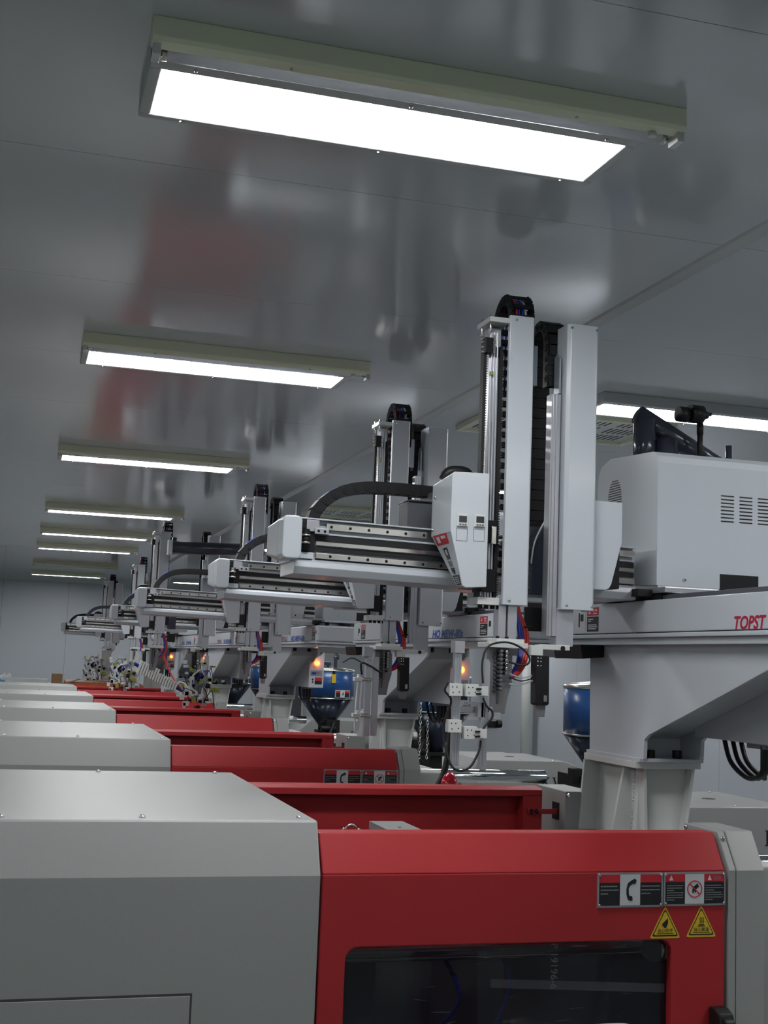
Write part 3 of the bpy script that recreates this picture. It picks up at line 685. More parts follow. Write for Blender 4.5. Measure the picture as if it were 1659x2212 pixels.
    base.box(1.35, 2.0, 3.80, 3.95, 2.245, 2.262).box(1.93, 1.985, 3.7, 4.05, 2.25, 2.275, 1)
    G(base.build('carriage_plate', [ALU, BLACK], t, 0.002), K)
    cvx = MB()
    xa, xb, ya, yb, za, zb, ft, nt_ = 1.993, 2.62, 3.69, 4.14, 2.288, 2.735, 0.05, 0.012
    # front sheet with cut-out, top, sides as one shell with rounded long edge
    cvx.prism('x', [(ya, za), (ya, zb - 0.04), (ya + 0.005, zb - 0.018), (ya + 0.018, zb - 0.004), (ya + 0.04, zb), (yb - 0.10, zb + 0.02), (yb - 0.03, zb), (yb - 0.008, zb - 0.03), (yb, zb - 0.08), (yb, za + 0.02)], xa, xb)
    cvx.box(xa + 0.004, 2.222, ya, ya + 0.003, za - 0.016, za).box(2.372, xb, ya, ya + 0.003, za - 0.010, za)
    cv_ = G(cvx.build('carriage_cover', WHITE, t, 0.008, seg=3), K)
    sl = MB()
    for g in range(4):
        for k in range(8):
            z = 2.602 - 0.0122 * k; x_ = 2.227 + g * 0.070
            sl.prism('y', rrect(x_, x_ + 0.050, z - 0.0045, z, 0.0021, 2), ya - 0.0006, ya + 0.001)
    sl.build('vent_slot', BLACK, cv_)['kind'] = 'stuff'
    sg = MB()
    for k in range(17):
        z = 2.672 - 0.0085 * k; dz = z - 2.604; hw = 0.052 * math.sqrt(max(0.0, 1 - (dz / 0.076) ** 2))
        if hw > 0.004: sg.box(xa - 0.0006, xa + 0.001, 4.00 - hw, 4.00 + hw, z - 0.0045, z)
    sg.build('fan_slot', BLACK, cv_)['kind'] = 'stuff'
    MB().box(2.225, 2.37, ya - 0.0007, ya + 0.001, za, 2.338).box(2.2, 2.42, ya + 0.003, ya + 0.06, 2.262, za).build('cable_opening', BLACK, cv_)
    MB().screw((2.094, ya, 2.311), (0, -1, 0), 0.006).screw((2.55, ya, 2.311), (0, -1, 0), 0.006).pieces('screw', CHROME, cv_)
    # --- kick beam
    def sag(mb):
        for v in mb.v: v.z -= (v.x - 0.82) * 0.02
        return mb
    kb = MB()
    kb.box(0.79, 1.95, 3.775, 3.93, 2.30, 2.436).prism('x', [(3.775, 2.314), (3.742, 2.300), (3.738, 2.284), (3.752, 2.262), (3.95, 2.262), (3.95, 2.314)], 0.80, 1.95)
    kb.box(0.80, 1.95, 3.755, 3.775, 2.432, 2.437).box(0.80, 1.95, 3.765, 3.775, 2.388, 2.394).box(0.81, 0.86, 3.750, 3.775, 2.31, 2.33)
    ki = G(sag(kb).build('kick_beam', WHITE, t, 0.0015), K)
    for z0, z1, nm in ((2.404, 2.424, 0), (2.314, 2.331, 1)):
        r_ = MB(); r_.box(0.90 - 0.03 * nm, 1.95, 3.758, 3.776, z0, z1, 0)
        for k in range(17): r_.cyl((0.915 + 0.06 * k, 3.7585, (z0 + z1) / 2), (0.915 + 0.06 * k, 3.757, (z0 + z1) / 2), 0.0048, n=10, m=1)
        sag(r_).build('linear_rail', [STEEL, BLACK], ki, 0.001)
    sb = MB(); sb.box(0.83, 1.95, 3.768, 3.776, 2.368, 2.386, 0).mark().box(0.87, 1.95, 3.762, 3.77, 2.355, 2.3665, 1).mark().box(0.83, 1.95, 3.768, 3.776, 2.338, 2.352, 0)
    sag(sb).pieces('drive_belt', [RUBBER, STEEL], ki)
    eb = MB(); eb.box(0.835, 0.875, 3.75, 3.775, 2.395, 2.43, 0).mark().box(0.86, 0.905, 3.745, 3.77, 2.388, 2.406, 0)
    for xx, zz in ((0.872, 2.397), (0.892, 2.397)): eb.cyl((xx, 3.7445, zz), (xx, 3.752, zz), 0.0048, n=10, m=1)
    eb.mark().box(0.818, 0.845, 3.752, 3.775, 2.403, 2.425, 1)
    sag(eb).pieces('rail_end_block', [ALU, BLACK], ki, 0.001)
    pu = MB(); pu.cyl((0.833, 3.75, 2.335), (0.833, 3.75, 2.40), 0.013, m=1)
    pu.cyl((0.833, 3.75, 2.378), (0.833, 3.75, 2.384), 0.017, m=0).cyl((0.833, 3.75, 2.355), (0.833, 3.75, 2.361), 0.017, m=0).box(0.818, 0.865, 3.76, 3.774, 2.332, 2.40, 1)
    sag(pu).build('belt_pulley', [STEEL, BLACK], ki)
    ec = MB(); ec.prism('y', rrect(0.752, 0.811, 2.304, 2.434, 0.014, 4), 3.70, 3.78)
    ec.loft([(0.752, 3.78, 2.31), (0.811, 3.78, 2.304), (0.811, 3.78, 2.434), (0.752, 3.78, 2.428)], [(0.752, 3.95, 2.33), (0.811, 3.95, 2.304), (0.811, 3.95, 2.434), (0.752, 3.95, 2.42)])
    ec.cyl((0.80, 3.73, 2.296), (0.80, 3.73, 2.305), 0.005)
    G(ec.build('end_cap', WHITE, t, 0.005, seg=3), K)
    mo = MB(); mo.box(1.19, 1.30, 3.86, 3.96, 2.437, 2.525, 0).box(1.19, 1.30, 3.85, 3.97, 2.525, 2.53, 0).box(1.27, 1.34, 3.83, 3.97, 2.437, 2.56, 1)
    for o in mo.pieces('drive_motor', [DGREY, MIDGREY], t, 0.004): G(o, K)
    # horizontal chain with its loop
    hc = MB(); hc.box(0.845, 0.90, 3.90, 3.96, 2.437, 2.441, 0).tube([(1.36, 3.93, 2.57), (1.18, 3.93, 2.572), (1.04, 3.93, 2.57), (0.945, 3.93, 2.54), (0.90, 3.93, 2.48), (0.885, 3.93, 2.44)], 0.008, m=1)
    hch = G(hc.build('cable_chain', [ALU, BLUEHOSE], t), K)
    LK1 = link_mesh('chain_link', 0.038, 0.052, 0.036, 0.44)
    lay_chain(LK1, [(1.40, 3.93, 2.566), (1.28, 3.93, 2.568), (1.17, 3.93, 2.570), (1.06, 3.93, 2.566), (0.985, 3.93, 2.548), (0.93, 3.93, 2.513), (0.895, 3.93, 2.47), (0.885, 3.93, 2.43)], 0.038, (0, 1, 0), hch, OR)
    # --- display housing (moves with arm 1)
    A = 'arm1'
    dh = MB()
    dh.prism('y', [(1.231, 2.574), (1.238, 2.583), (1.350, 2.586), (1.350, 2.241), (1.285, 2.236), (1.274, 2.241), (1.231, 2.405)], 3.55, 3.553)
    dh.loft([(1.231, 3.553, 2.40), (1.231, 3.553, 2.574), (1.238, 3.553, 2.583), (1.350, 3.553, 2.586), (1.350, 3.553, 2.40)], [(1.231, 3.735, 2.40), (1.231, 3.735, 2.560), (1.238, 3.735, 2.568), (1.350, 3.735, 2.570), (1.350, 3.735, 2.40)])
    dh.loft([(1.231, 3.553, 2.405), (1.350, 3.553, 2.405), (1.350, 3.553, 2.241), (1.285, 3.553, 2.236), (1.274, 3.553, 2.241)],
            [(1.231, 3.735, 2.405), (1.350, 3.735, 2.405), (1.350, 3.60, 2.241), (1.285, 3.60, 2.236), (1.274, 3.60, 2.241)])
    dho = G(dh.build('display_housing', WHITE, t, 0.005, seg=3), A)
    for x_, z_ in ((1.2665, 2.4375), (1.3215, 2.4395)):
        g = MB(); s2 = 0.0178
        g.box(x_ - s2, x_ + s2, 3.546, 3.55, z_ - 0.020, z_ + 0.0185, 0).box(x_ - s2 + 0.003, x_ + s2 - 0.003, 3.543, 3.546, z_ - 0.0175, z_ + 0.016, 0)
        g.box(x_ - 0.0125, x_ + 0.0125, 3.5424, 3.543, z_ - 0.0075, z_ + 0.0125, 1)
        for k in (-1, 0, 1): g.box(x_ + k * 0.0085 - 0.003, x_ + k * 0.0085 + 0.003, 3.5422, 3.543, z_ - 0.0155, z_ - 0.0115, 2)
        g.build('pressure_display', [CREAMW, DIM, DGREY], dho, 0.0007)
        f = MB(); zz0, zz1 = z_ - 0.0625, z_ - 0.0255
        for (u0, u1, v0, v1) in ((x_ - s2, x_ + s2, zz1 - .001, zz1), (x_ - s2, x_ + s2, zz0, zz0 + .001), (x_ - s2, x_ - s2 + .001, zz0, zz1), (x_ + s2 - .001, x_ + s2, zz0, zz1)): f.box(u0, u1, 3.5493, 3.5501, v0, v1)
        f.build('blank_cutout', DGREY, dho)
    # slanted warning strip on its left side
    def sl_pt(u, v, e=0.0):   # u across (towards camera = 0..1), v down 0..1 on the slanted strip
        top = [Vector((1.231, 3.735, 2.405)), Vector((1.231, 3.553, 2.405))]; bot = [Vector((1.274, 3.60, 2.241)), Vector((1.274, 3.553, 2.241))]
        a_ = top[0].lerp(top[1], u); b_ = bot[0].lerp(bot[1], u); return a_.lerp(b_, v) + Vector((-1, 0, -0.26)).normalized() * e
    ws = MB()
    def quad(u0, u1, v0, v1, m, e):
        c_ = [(u0, v0), (u1, v0), (u1, v1), (u0, v1)]
        ws.loft([sl_pt(u, v, 0) for u, v in c_], [sl_pt(u, v, e) for u, v in c_], m)
    quad(.08, .78, .02, .22, 0, .001); quad(.2, .35, .06, .18, 2, .0014); quad(.45, .68, .06, .11, 2, .0014)
    ws.mark(); quad(.32, .58, .28, .50, 1, .001); quad(.40, .50, .32, .42, 2, .0014); quad(.30, .60, .53, .64, 3, .0012); quad(.30, .62, .66, .74, 1, .001); quad(.40, .55, .74, .78, 1, .001)
    ws.mark(); quad(.16, .90, .80, .985, 1, .001)
    for k in range(4): quad(.28, .8, .83 + .035 * k, .845 + .035 * k, 2, .0014)
    ws.pieces('warning_sticker', [STRED, STBLACK, STWHITE, MIDGREY], dho)
    MB().screw((1.231, 3.70, 2.52), (-1, 0, 0), 0.006).screw((1.231, 3.715, 2.42), (-1, 0, 0), 0.006).pieces('screw', CHROME, dho)
    hp = MB(); hp.tube([(1.34, 3.70, 2.575), (1.32, 3.68, 2.60), (1.27, 3.68, 2.60), (1.25, 3.69, 2.575)], 0.02, 10)
    G(hp.build('cable_hump', BLACK, t), A)
    # --- main arm (arm 1)
    ac = MB()
    ac.prism('z', [(1.410, 3.565), (1.488, 3.565), (1.493, 3.570), (1.493, 3.64), (1.488, 3.64), (1.488, 3.571), (1.413, 3.571), (1.413, 3.582), (1.410, 3.582)], 2.192, 3.092)
    aco = G(ac.build('arm_cover', WHITE, t, 0.002), A)
    MB().screw((1.43, 3.565, 3.078), (0, -1, 0), 0.005).screw((1.43, 3.565, 2.206), (0, -1, 0), 0.005).pieces('screw', CHROME, aco)
    pr = MB()
    pr.box(1.364, 1.402, 3.62, 3.665, 2.20, 3.06)
    for k in range(3): pr.box(1.368 + k * 0.0095, 1.373 + k * 0.0095, 3.613, 3.62, 2.20, 3.045)
    G(pr.build('arm_profile', ALU, t, 0.001), A)
    for x_ in (1.3475, 1.4015):
        be = MB(); be.box(x_ - 0.006, x_ + 0.004, 3.608, 3.626, 2.215, 3.00).box(x_ - 0.004, x_ + 0.0085, 3.63, 3.64, 2.215, 3.02)
        for k in range(98): z = 2.22 + k * 0.0078; be.box(x_ + 0.004, x_ + 0.0075, 3.607, 3.612, z, z + 0.0042, 1)
        G(be.build('toothed_belt', [RUBBER, STEEL], t), A)
    tp = MB(); tp.box(1.345, 1.412, 3.57, 3.685, 3.066, 3.082, 0)
    for xx, yy in ((1.352, 3.66), (1.358, 3.60)): tp.cyl((xx, yy, 3.04), (xx, yy, 3.095), 0.004, m=2)
    tp.mark().box(1.335, 1.404, 3.58, 3.66, 2.190, 2.212, 0)
    for k in range(4): tp.cyl((1.35 + 0.02 * k, 3.60, 2.19), (1.35 + 0.02 * k, 3.60, 2.178), 0.007, n=10, m=1)
    tp.mark().box(1.376, 1.40, 3.62, 3.64, 2.965, 3.0, 0)
    tp.pieces('arm_end_plate', [CREAMW, BLACK, STEEL], t, 0.001, grp=A)
    cl = MB(); cl.box(1.340, 1.366, 3.59, 3.62, 2.972, 3.02, 0)
    for zz in (2.975, 2.99, 3.005, 3.018): cl.cyl((1.330, 3.60, zz), (1.342, 3.60, zz), 0.004, m=1).cyl((1.366, 3.595, zz), (1.372, 3.595, zz), 0.0035, m=1)
    cl.mark().box(1.366, 1.380, 3.61, 3.625, 2.975, 3.035, 2).mark().box(1.366, 1.374, 3.604, 3.616, 2.905, 2.918, 3)
    cl.pieces('belt_clamp', [BLACK, STEEL, ALU, GREEN], t, 0.001, grp=A)
    blk = MB(); blk.box(1.352, 1.404, 3.60, 3.66, 2.38, 2.45, 0).box(1.376, 1.392, 3.585, 3.60, 2.375, 2.43, 1).mark().box(1.352, 1.40, 3.60, 3.68, 2.23, 2.30, 0)
    blk.mark().box(1.528, 1.60, 3.68, 3.72, 2.235, 2.45, 2).mark().box(1.50, 1.532, 3.66, 3.75, 2.27, 2.42, 0).mark().box(1.50, 1.70, 3.69, 3.73, 2.212, 2.240, 3).mark().box(1.53, 1.60, 3.675, 3.69, 2.12, 2.195, 0)
    for k in range(5): blk.screw((1.541, 3.68, 2.255 + k * 0.042), (0, -1, 0), 0.006, 4)
    blk.mark().tube([(1.545, 3.675, 2.33), (1.55, 3.66, 2.40), (1.575, 3.65, 2.46), (1.59, 3.67, 2.47)], 0.003, m=5)
    blk.pieces('slide_carriage', [BLACK, STEEL, SLATE, WHITE, DGREY, CREAMW], t, 0.002, grp=A)
    # chain of arm 1: near leg short, far leg long
    LK2 = link_mesh('chain_link', 0.034, 0.070, 0.034)
    c1 = MB(); c1.box(1.520, 1.546, 3.665, 3.69, 2.90, 3.03, 0)
    arch1 = [(1.482, 3.65, 2.99), (1.482, 3.65, 3.10), (1.482, 3.663, 3.155), (1.482, 3.70, 3.182), (1.482, 3.745, 3.175), (1.482, 3.782, 3.14), (1.482, 3.795, 3.09), (1.482, 3.795, 2.9), (1.482, 3.795, 2.7), (1.482, 3.795, 2.5)]
    for k, m_ in ((-0.018, 1), (-0.009, 2), (0.003, 2), (0.013, 3)):
        c1.tube([(p_[0] + k, p_[1] - 0.004, p_[2] - 0.002) for p_ in arch1[:8]], 0.0035, 6, m=m_, sub=4)
    ch1 = G(c1.build('cable_chain', [ZINC, REDHOSE, BLUEHOSE, TUBEW], t), A)
    lay_chain(LK2, arch1, 0.034, (1, 0, 0), ch1, OR)
    # inner slide below the cover, mounting plate, suction block
    ls = MB(); ls.box(1.407, 1.432, 3.59, 3.63, 2.09, 2.195).mark().box(1.436, 1.466, 3.585, 3.63, 2.09, 2.195)
    ls.pieces('slide_tube', ALU, t, 0.001, grp=A)
    mp_ = MB(); mp_.box(1.392, 1.482, 3.56, 3.64, 2.078, 2.090, 0).box(1.365, 1.49, 3.55, 3.65, 2.062, 2.078, 0)
    for xx in (1.40, 1.43, 1.468): mp_.cyl((xx, 3.575, 2.09), (xx, 3.575, 2.097), 0.006, m=1)
    G(mp_.build('mounting_plate', [CREAMW, BLACK], t, 0.0015), A)
    ho = MB()
    for k, m_ in ((0, 0), (0.009, 0), (-0.009, 1), (-0.016, 1)):
        ho.mark().tube([(1.490 + k * .3, 3.66, 2.215), (1.502 + k * .6, 3.66, 2.165), (1.518 + k, 3.655, 2.12), (1.520 + k, 3.65, 2.07), (1.505 + k, 3.63, 2.02), (1.470 + k * .8, 3.60, 1.985), (1.44, 3.585, 1.97)], 0.006, 8, m=m_)
    ho.mark().tube([(1.515, 3.645, 2.13), (1.54, 3.645, 2.135)], 0.003, m=2)
    ho.pieces('air_hose', [REDHOSE, BLUEHOSE, BLACK], t, grp=A)
    # --- runner arm (arm 2)
    B = 'arm2'
    a2 = MB(); a2.prism('z', [(1.618, 3.565), (1.706, 3.565), (1.713, 3.572), (1.713, 3.65), (1.708, 3.65), (1.708, 3.571), (1.624, 3.571), (1.612, 3.583), (1.612, 3.65), (1.607, 3.65), (1.607, 3.575)], 2.187, 3.088)
    a2o = G(a2.build('arm_cover', WHITE, t, 0.002, seg=3), B)
    s_ = MB()
    for xx in (1.614, 1.698):
        for zz in (3.074, 2.20): s_.screw((xx + 0.006, 3.566, zz), (0, -1, 0), 0.005)
    s_.pieces('screw', CHROME, a2o)
    p2 = MB(); p2.box(1.570, 1.602, 3.60, 3.64, 2.105, 2.865).box(1.575, 1.578, 3.596, 3.60, 2.105, 2.865).box(1.586, 1.589, 3.596, 3.60, 2.105, 2.865).box(1.602, 1.66, 3.60, 3.645, 2.075, 2.192)
    G(p2.build('arm_profile', ALU, t, 0.001), B)
    z2 = MB(); z2.prism('x', [(3.60, 2.868), (3.64, 2.868), (3.64, 2.99), (3.62, 3.0), (3.60, 2.98)], 1.594, 1.600, 0); z2.screw((1.594, 3.615, 2.90), (-1, 0, 0), 0.004, 1)
    G(z2.build('chain_bracket', [ZINC, STEEL], t), B)
    arch2 = [(1.607, 3.665, 2.90), (1.607, 3.665, 3.02), (1.607, 3.668, 3.065), (1.607, 3.69, 3.10), (1.607, 3.73, 3.114), (1.607, 3.77, 3.098), (1.607, 3.795, 3.05), (1.607, 3.80, 2.98), (1.607, 3.80, 2.8), (1.607, 3.80, 2.5), (1.607, 3.80, 2.25)]
    c2 = MB(); c2.tube([(p_[0] + 0.01, p_[1], p_[2]) for p_ in arch2], 0.003, 6, m=0, sub=3); c2.tube([(p_[0] - 0.008, p_[1], p_[2]) for p_ in arch2], 0.004, 6, m=1, sub=3)
    ch2 = G(c2.build('cable_chain', [BLUEHOSE, RUBBER], t), B)
    LK3 = link_mesh('chain_link', 0.034, 0.062, 0.034, 0.47)
    lay_chain(LK3, arch2, 0.034, (1, 0, 0), ch2, OR)
    sp = MB(); sp.prism('y', [(1.716, 2.538), (1.822, 2.536), (1.822, 2.41), (1.788, 2.276), (1.780, 2.262), (1.768, 2.256), (1.716, 2.256)], 3.60, 3.606, 0)
    sp.box(1.716, 1.73, 3.606, 3.75, 2.256, 2.53, 0).box(1.73, 1.835, 3.64, 3.76, 2.265, 2.42, 1)
    for k in range(3): sp.cyl((1.7155, 3.60, 2.32 + k * 0.02), (1.7155, 3.585, 2.32 + k * 0.02), 0.003, m=1)
    G(sp.build('carriage_side_cover', [WHITE, BLACK], t, 0.003), B)
    gr = MB(); gr.box(1.532, 1.634, 3.565, 3.60, 2.062, 2.078, 0).cyl((1.61, 3.562, 2.068), (1.61, 3.565, 2.068), 0.008, m=1)
    gr.mark().box(1.496, 1.535, 3.54, 3.575, 2.043, 2.073, 0)
    gr.pieces('wrist_bracket', [CREAMW, BLACK], t, 0.0015, grp=B)
    gp = MB(); gp.prism('y', [(1.512, 2.043), (1.556, 2.043), (1.558, 1.90), (1.553, 1.895), (1.518, 1.895), (1.514, 1.90)], 3.54, 3.58, 0)
    for zz in (2.035, 2.025, 2.012): gp.cyl((1.518, 3.539, zz), (1.518, 3.542, zz), 0.0025, m=1).cyl((1.528, 3.539, zz), (1.528, 3.542, zz), 0.0025, m=1)
    gp.box(1.538, 1.550, 3.535, 3.542, 1.905, 1.925, 1)
    G(gp.build('gripper_body', [BLACK, STEEL], t, 0.002), B)
    gf = MB(); gf.prism('y', [(1.520, 1.896), (1.552, 1.896), (1.549, 1.86), (1.523, 1.86)], 3.55, 3.57)
    G(gf.build('gripper_finger', MIDGREY, t, 0.001), B)
    # suction manifold plate
    sm_ = MB()
    sm_.prism('y', [(1.376, 2.066), (1.44, 2.066), (1.452, 2.04), (1.452, 1.955), (1.440, 1.915), (1.432, 1.865), (1.376, 1.865)], 3.58, 3.60, 0)
    for k in range(10):
        z = 2.052 - 0.0125 * k
        sm_.cyl((1.407, 3.58, z), (1.407, 3.555, z), 0.0065, n=12, m=1); sm_.cyl((1.407, 3.556, z), (1.407, 3.552, z), 0.0035, n=8, m=0)
        if k < 6: sm_.cyl((1.418, 3.575, z - .003), (1.424, 3.553, z - .003), 0.0055, n=10, m=2)
        sm_.cyl((1.394, 3.58, z - .006), (1.394, 3.57, z - .006), 0.004, n=8, m=1)
    sm_.prism('y', [(1.402, 1.93), (1.412, 1.93), (1.409, 1.895), (1.404, 1.895)], 3.577, 3.581, 1)
    G(sm_.build('suction_manifold', [MIDGREY, DGREY, STEEL], t, 0.001), 'eoat1')
    # aluminium post frame with white grippers (nearest robot only)
    E = 'frame1'
    po = MB()
    po.box(1.240, 1.262, 3.50, 3.52, 1.715, 2.062).box(1.236, 1.266, 3.49, 3.53, 2.04, 2.075)
    for (a0, a1) in ((1.247, 1.250), (1.254, 1.257)): po.box(a0, a1, 3.4985, 3.50, 1.72, 2.03)
    po.mark().box(1.326, 1.347, 3.50, 3.52, 1.705, 2.025)
    po.box(1.333, 1.336, 3.4985, 3.50, 1.72, 2.02)
    po.mark().box(1.262, 1.372, 3.525, 3.545, 1.868, 1.886)
    po.pieces('profile_post', ALU, t, 0.001, grp=E)
    wp = MB(); wp.prism('y', rrect(1.337, 1.36, 1.85, 2.02, 0.004, 2), 3.525, 3.535); wp.box(1.345, 1.352, 3.524, 3.5255, 1.868, 1.92, 1)
    G(wp.build('mounting_strip', [WHITE, DGREY], t, 0.001), E)
    for i2, (x_, z_) in enumerate(((1.236, 1.934), (1.285, 1.934), (1.236, 1.830), (1.285, 1.812))):
        q = MB(); q.box(x_ - 0.020, x_ + 0.020, 3.47, 3.50, z_ - 0.018, z_ + 0.018, 0)
        for u, v_ in ((-.011, .008), (.002, .008), (-.009, -.008), (.010, -.006)): q.cyl((x_ + u, 3.4695, z_ + v_), (x_ + u, 3.471, z_ + v_), 0.0022, n=8, m=1)
        if i2 % 2: q.box(x_ + 0.020, x_ + 0.052, 3.475, 3.50, z_ - 0.015, z_ + 0.012, 0).box(x_ + 0.012, x_ + 0.028, 3.466, 3.475, z_ + 0.002, z_ + 0.007, 1).box(x_ + 0.012, x_ + 0.028, 3.466, 3.475, z_ - 0.012, z_ - 0.007, 1)
        G(q.build('vacuum_gripper', [CREAMW, BLACK], t, 0.002), E)
    ej = MB(); ej.box(1.315, 1.34, 3.50, 3.53, 1.855, 1.90, 0).box(1.283, 1.318, 3.50, 3.53, 1.892, 1.90, 0).box(1.283, 1.318, 3.50, 3.53, 1.848, 1.856, 0).mark().box(1.345, 1.392, 3.51, 3.54, 1.85, 1.87, 0).box(1.345, 1.39, 3.51, 3.54, 1.826, 1.845, 1).cyl((1.378, 3.505, 1.838), (1.392, 3.505, 1.838), 0.011, m=1).box(1.345, 1.385, 3.51, 3.54, 1.818, 1.824, 0)
    ej.pieces('clamp_block', [ALU, BLACK], t, 0.001, grp=E)
    lp = MB()
    lp.tube([(1.325, 3.49, 1.955), (1.322, 3.49, 2.02), (1.345, 3.50, 2.065), (1.41, 3.52, 2.078), (1.465, 3.53, 2.06), (1.488, 3.53, 2.03), (1.47, 3.53, 2.012), (1.425, 3.54, 2.02)], 0.0032)
    lp.mark().tube([(1.325, 3.485, 1.912), (1.335, 3.48, 1.89), (1.352, 3.48, 1.875), (1.352, 3.48, 1.855), (1.33, 3.48, 1.83), (1.322, 3.48, 1.81)], 0.0035)
    lp.mark().tube([(1.322, 3.485, 1.79), (1.315, 3.48, 1.76), (1.285, 3.47, 1.715), (1.25, 3.47, 1.705), (1.225, 3.48, 1.73), (1.21, 3.50, 1.82), (1.225, 3.48, 1.90), (1.205, 3.48, 1.93), (1.215, 3.48, 1.955)], 0.0035)
    lp.mark().tube([(1.44, 3.57, 1.975), (1.48, 3.575, 1.965), (1.515, 3.57, 1.975), (1.53, 3.56, 1.99)], 0.002, m=1).mark().tube([(1.44, 3.57, 1.985), (1.48, 3.575, 1.975), (1.515, 3.57, 1.983), (1.53, 3.56, 2.0)], 0.0028, m=2).mark().tube([(1.44, 3.57, 1.955), (1.48, 3.575, 1.955), (1.52, 3.56, 1.97)], 0.0028, m=2)
    lp.pieces('air_line', [RUBBER, RUBBER, CLEARHOSE], t, grp=E)
    # second robot: twin posts
    F = 'frame2'
    q = MB(); q.box(1.365, 1.392, 3.50, 3.52, 1.685, 2.02).mark().box(1.400, 1.425, 3.50, 3.52, 1.688, 2.03).box(1.36, 1.40, 3.52, 3.56, 2.03, 2.07)
    q.pieces('profile_post', ALU, t, 0.001, grp=F)
    q = MB()
    for z in (1.93, 1.775): q.mark().box(1.31, 1.345, 3.48, 3.51, z - .008, z + .008, 0).cyl((1.345, 3.49, z), (1.39, 3.49, z), 0.008, m=1).cyl((1.33, 3.49, z + 0.02), (1.33, 3.49, z - 0.01), 0.008, m=0)
    q.pieces('suction_cup', [CREAMW, STEEL], t, 0.001, grp=F)
    q = MB(); q.tube([(1.328, 3.49, 1.92), (1.325, 3.49, 1.85), (1.322, 3.49, 1.73), (1.33, 3.49, 1.70), (1.338, 3.49, 1.73), (1.342, 3.49, 1.85), (1.345, 3.49, 1.92)], 0.004, m=1)
    q.mark().tube([(1.345, 3.49, 1.95), (1.34, 3.49, 2.0), (1.38, 3.49, 1.99), (1.43, 3.50, 1.965), (1.47, 3.53, 1.97)], 0.0045, m=0).mark().tube([(1.26, 3.50, 2.0), (1.30, 3.50, 2.02), (1.35, 3.5, 2.0)], 0.003, m=0)
    q.pieces('air_line', [RUBBER, PAPER], t, grp=F)
    # far robots: bundled grippers
    F = 'cluster'
    rnd = random.Random(11); q = MB()
    q.box(1.36, 1.40, 3.50, 3.53, 1.62, 2.06, 3)
    for k in range(46):
        x_ = rnd.uniform(1.16, 1.52); z = rnd.uniform(1.58, 2.0); m_ = rnd.choice((0, 1, 1, 2))
        if m_ == 1: q.cyl((x_, 3.49, z), (x_ + rnd.uniform(.02, .05), 3.49, z + rnd.uniform(-.02, .02)), rnd.uniform(.010, .022), m=1)
        else: q.box(x_, x_ + rnd.uniform(.02, .05), 3.46, 3.50, z, z + rnd.uniform(.015, .045), m_)
    for k in range(12):
        x_ = rnd.uniform(1.18, 1.4); z = rnd.uniform(1.65, 1.95)
        q.tube([(x_, 3.48, z), (x_ + rnd.uniform(-.06, .06), 3.46, z + 0.08), (x_ + rnd.uniform(0, .1), 3.47, z + rnd.uniform(-.02, .1)), (x_ + .08, 3.5, z - 0.05)], 0.0035, m=1 if k % 3 else 4)
    q.tube([(1.30, 3.47, 1.74), (1.25, 3.47, 1.78), (1.25, 3.47, 1.86), (1.30, 3.47, 1.92), (1.36, 3.47, 1.94)], 0.009, m=0)
    o = G(q.build('gripper_cluster', [CREAMW, BLACK, GREEN, ALU, BLUEHOSE, PANELF], t, 0), F); o['kind'] = 'stuff'
    G(MB().box(1.46, 1.60, 3.52, 3.53, 1.60, 2.04).build('tool_plate', PANELF, t, 0.002), 'farplate')
    # pipe elbow and air filter standing behind the cover (nearest robot)
    q = MB(); q.cyl((2.115, 4.02, 2.70), (2.115, 4.02, 2.905), 0.040, n=24)
    q.add([(2.075, 4.02, 2.90), (2.155, 4.02, 2.88), (2.115, 3.98, 2.90), (2.115, 4.06, 2.90), (2.105, 4.02, 2.955)], [(0, 2, 4), (2, 1, 4), (1, 3, 4), (3, 0, 4)])
    q.cyl((2.10, 4.04, 2.925), (2.47, 4.07, 2.755), 0.036, n=24).cyl((2.20, 4.02, 2.84), (2.20, 4.02, 2.70), 0.045, 0.05, n=20)
    q.cyl((2.445, 4.0, 2.70), (2.445, 4.0, 2.835), 0.012)
    G(q.build('ventilation_elbow', SLATE, t), 'pipe')
    q = MB(); q.cyl((2.215, 3.96, 2.925), (2.25, 3.96, 2.925), 0.028, n=18).cyl((2.25, 3.96, 2.925), (2.262, 3.96, 2.925), 0.018).cyl((2.262, 3.96, 2.93), (2.31, 3.96, 2.93), 0.033, n=18).cyl((2.31, 3.96, 2.93), (2.335, 3.96, 2.93), 0.022, 0.012).cyl((2.335, 3.96, 2.935), (2.348, 3.96, 2.935), 0.007)
    q.cyl((2.31, 3.97, 2.93), (2.31, 3.97, 2.70), 0.010).cyl((2.31, 3.97, 2.90), (2.31, 3.97, 2.86), 0.012)
    G(q.build('air_filter', BLACK, t), 'pipe')
    remember(t); return t
R = make_robot()
RO = Vector((2.11, 4.0, 1.44))
rl_ = ['nearest take-out robot, twin white arms highest in the picture', 'second take-out robot from the front, its arms left of the nearest arms',
       'third take-out robot from the front, amber lamp beside a blue hopper', 'fourth take-out robot from the front, long slate tube at its arm tops',
       'fifth take-out robot from the front, amber lamp on its control box', 'sixth take-out robot from the front, beside the end wall']
R['label'] = rl_[0]
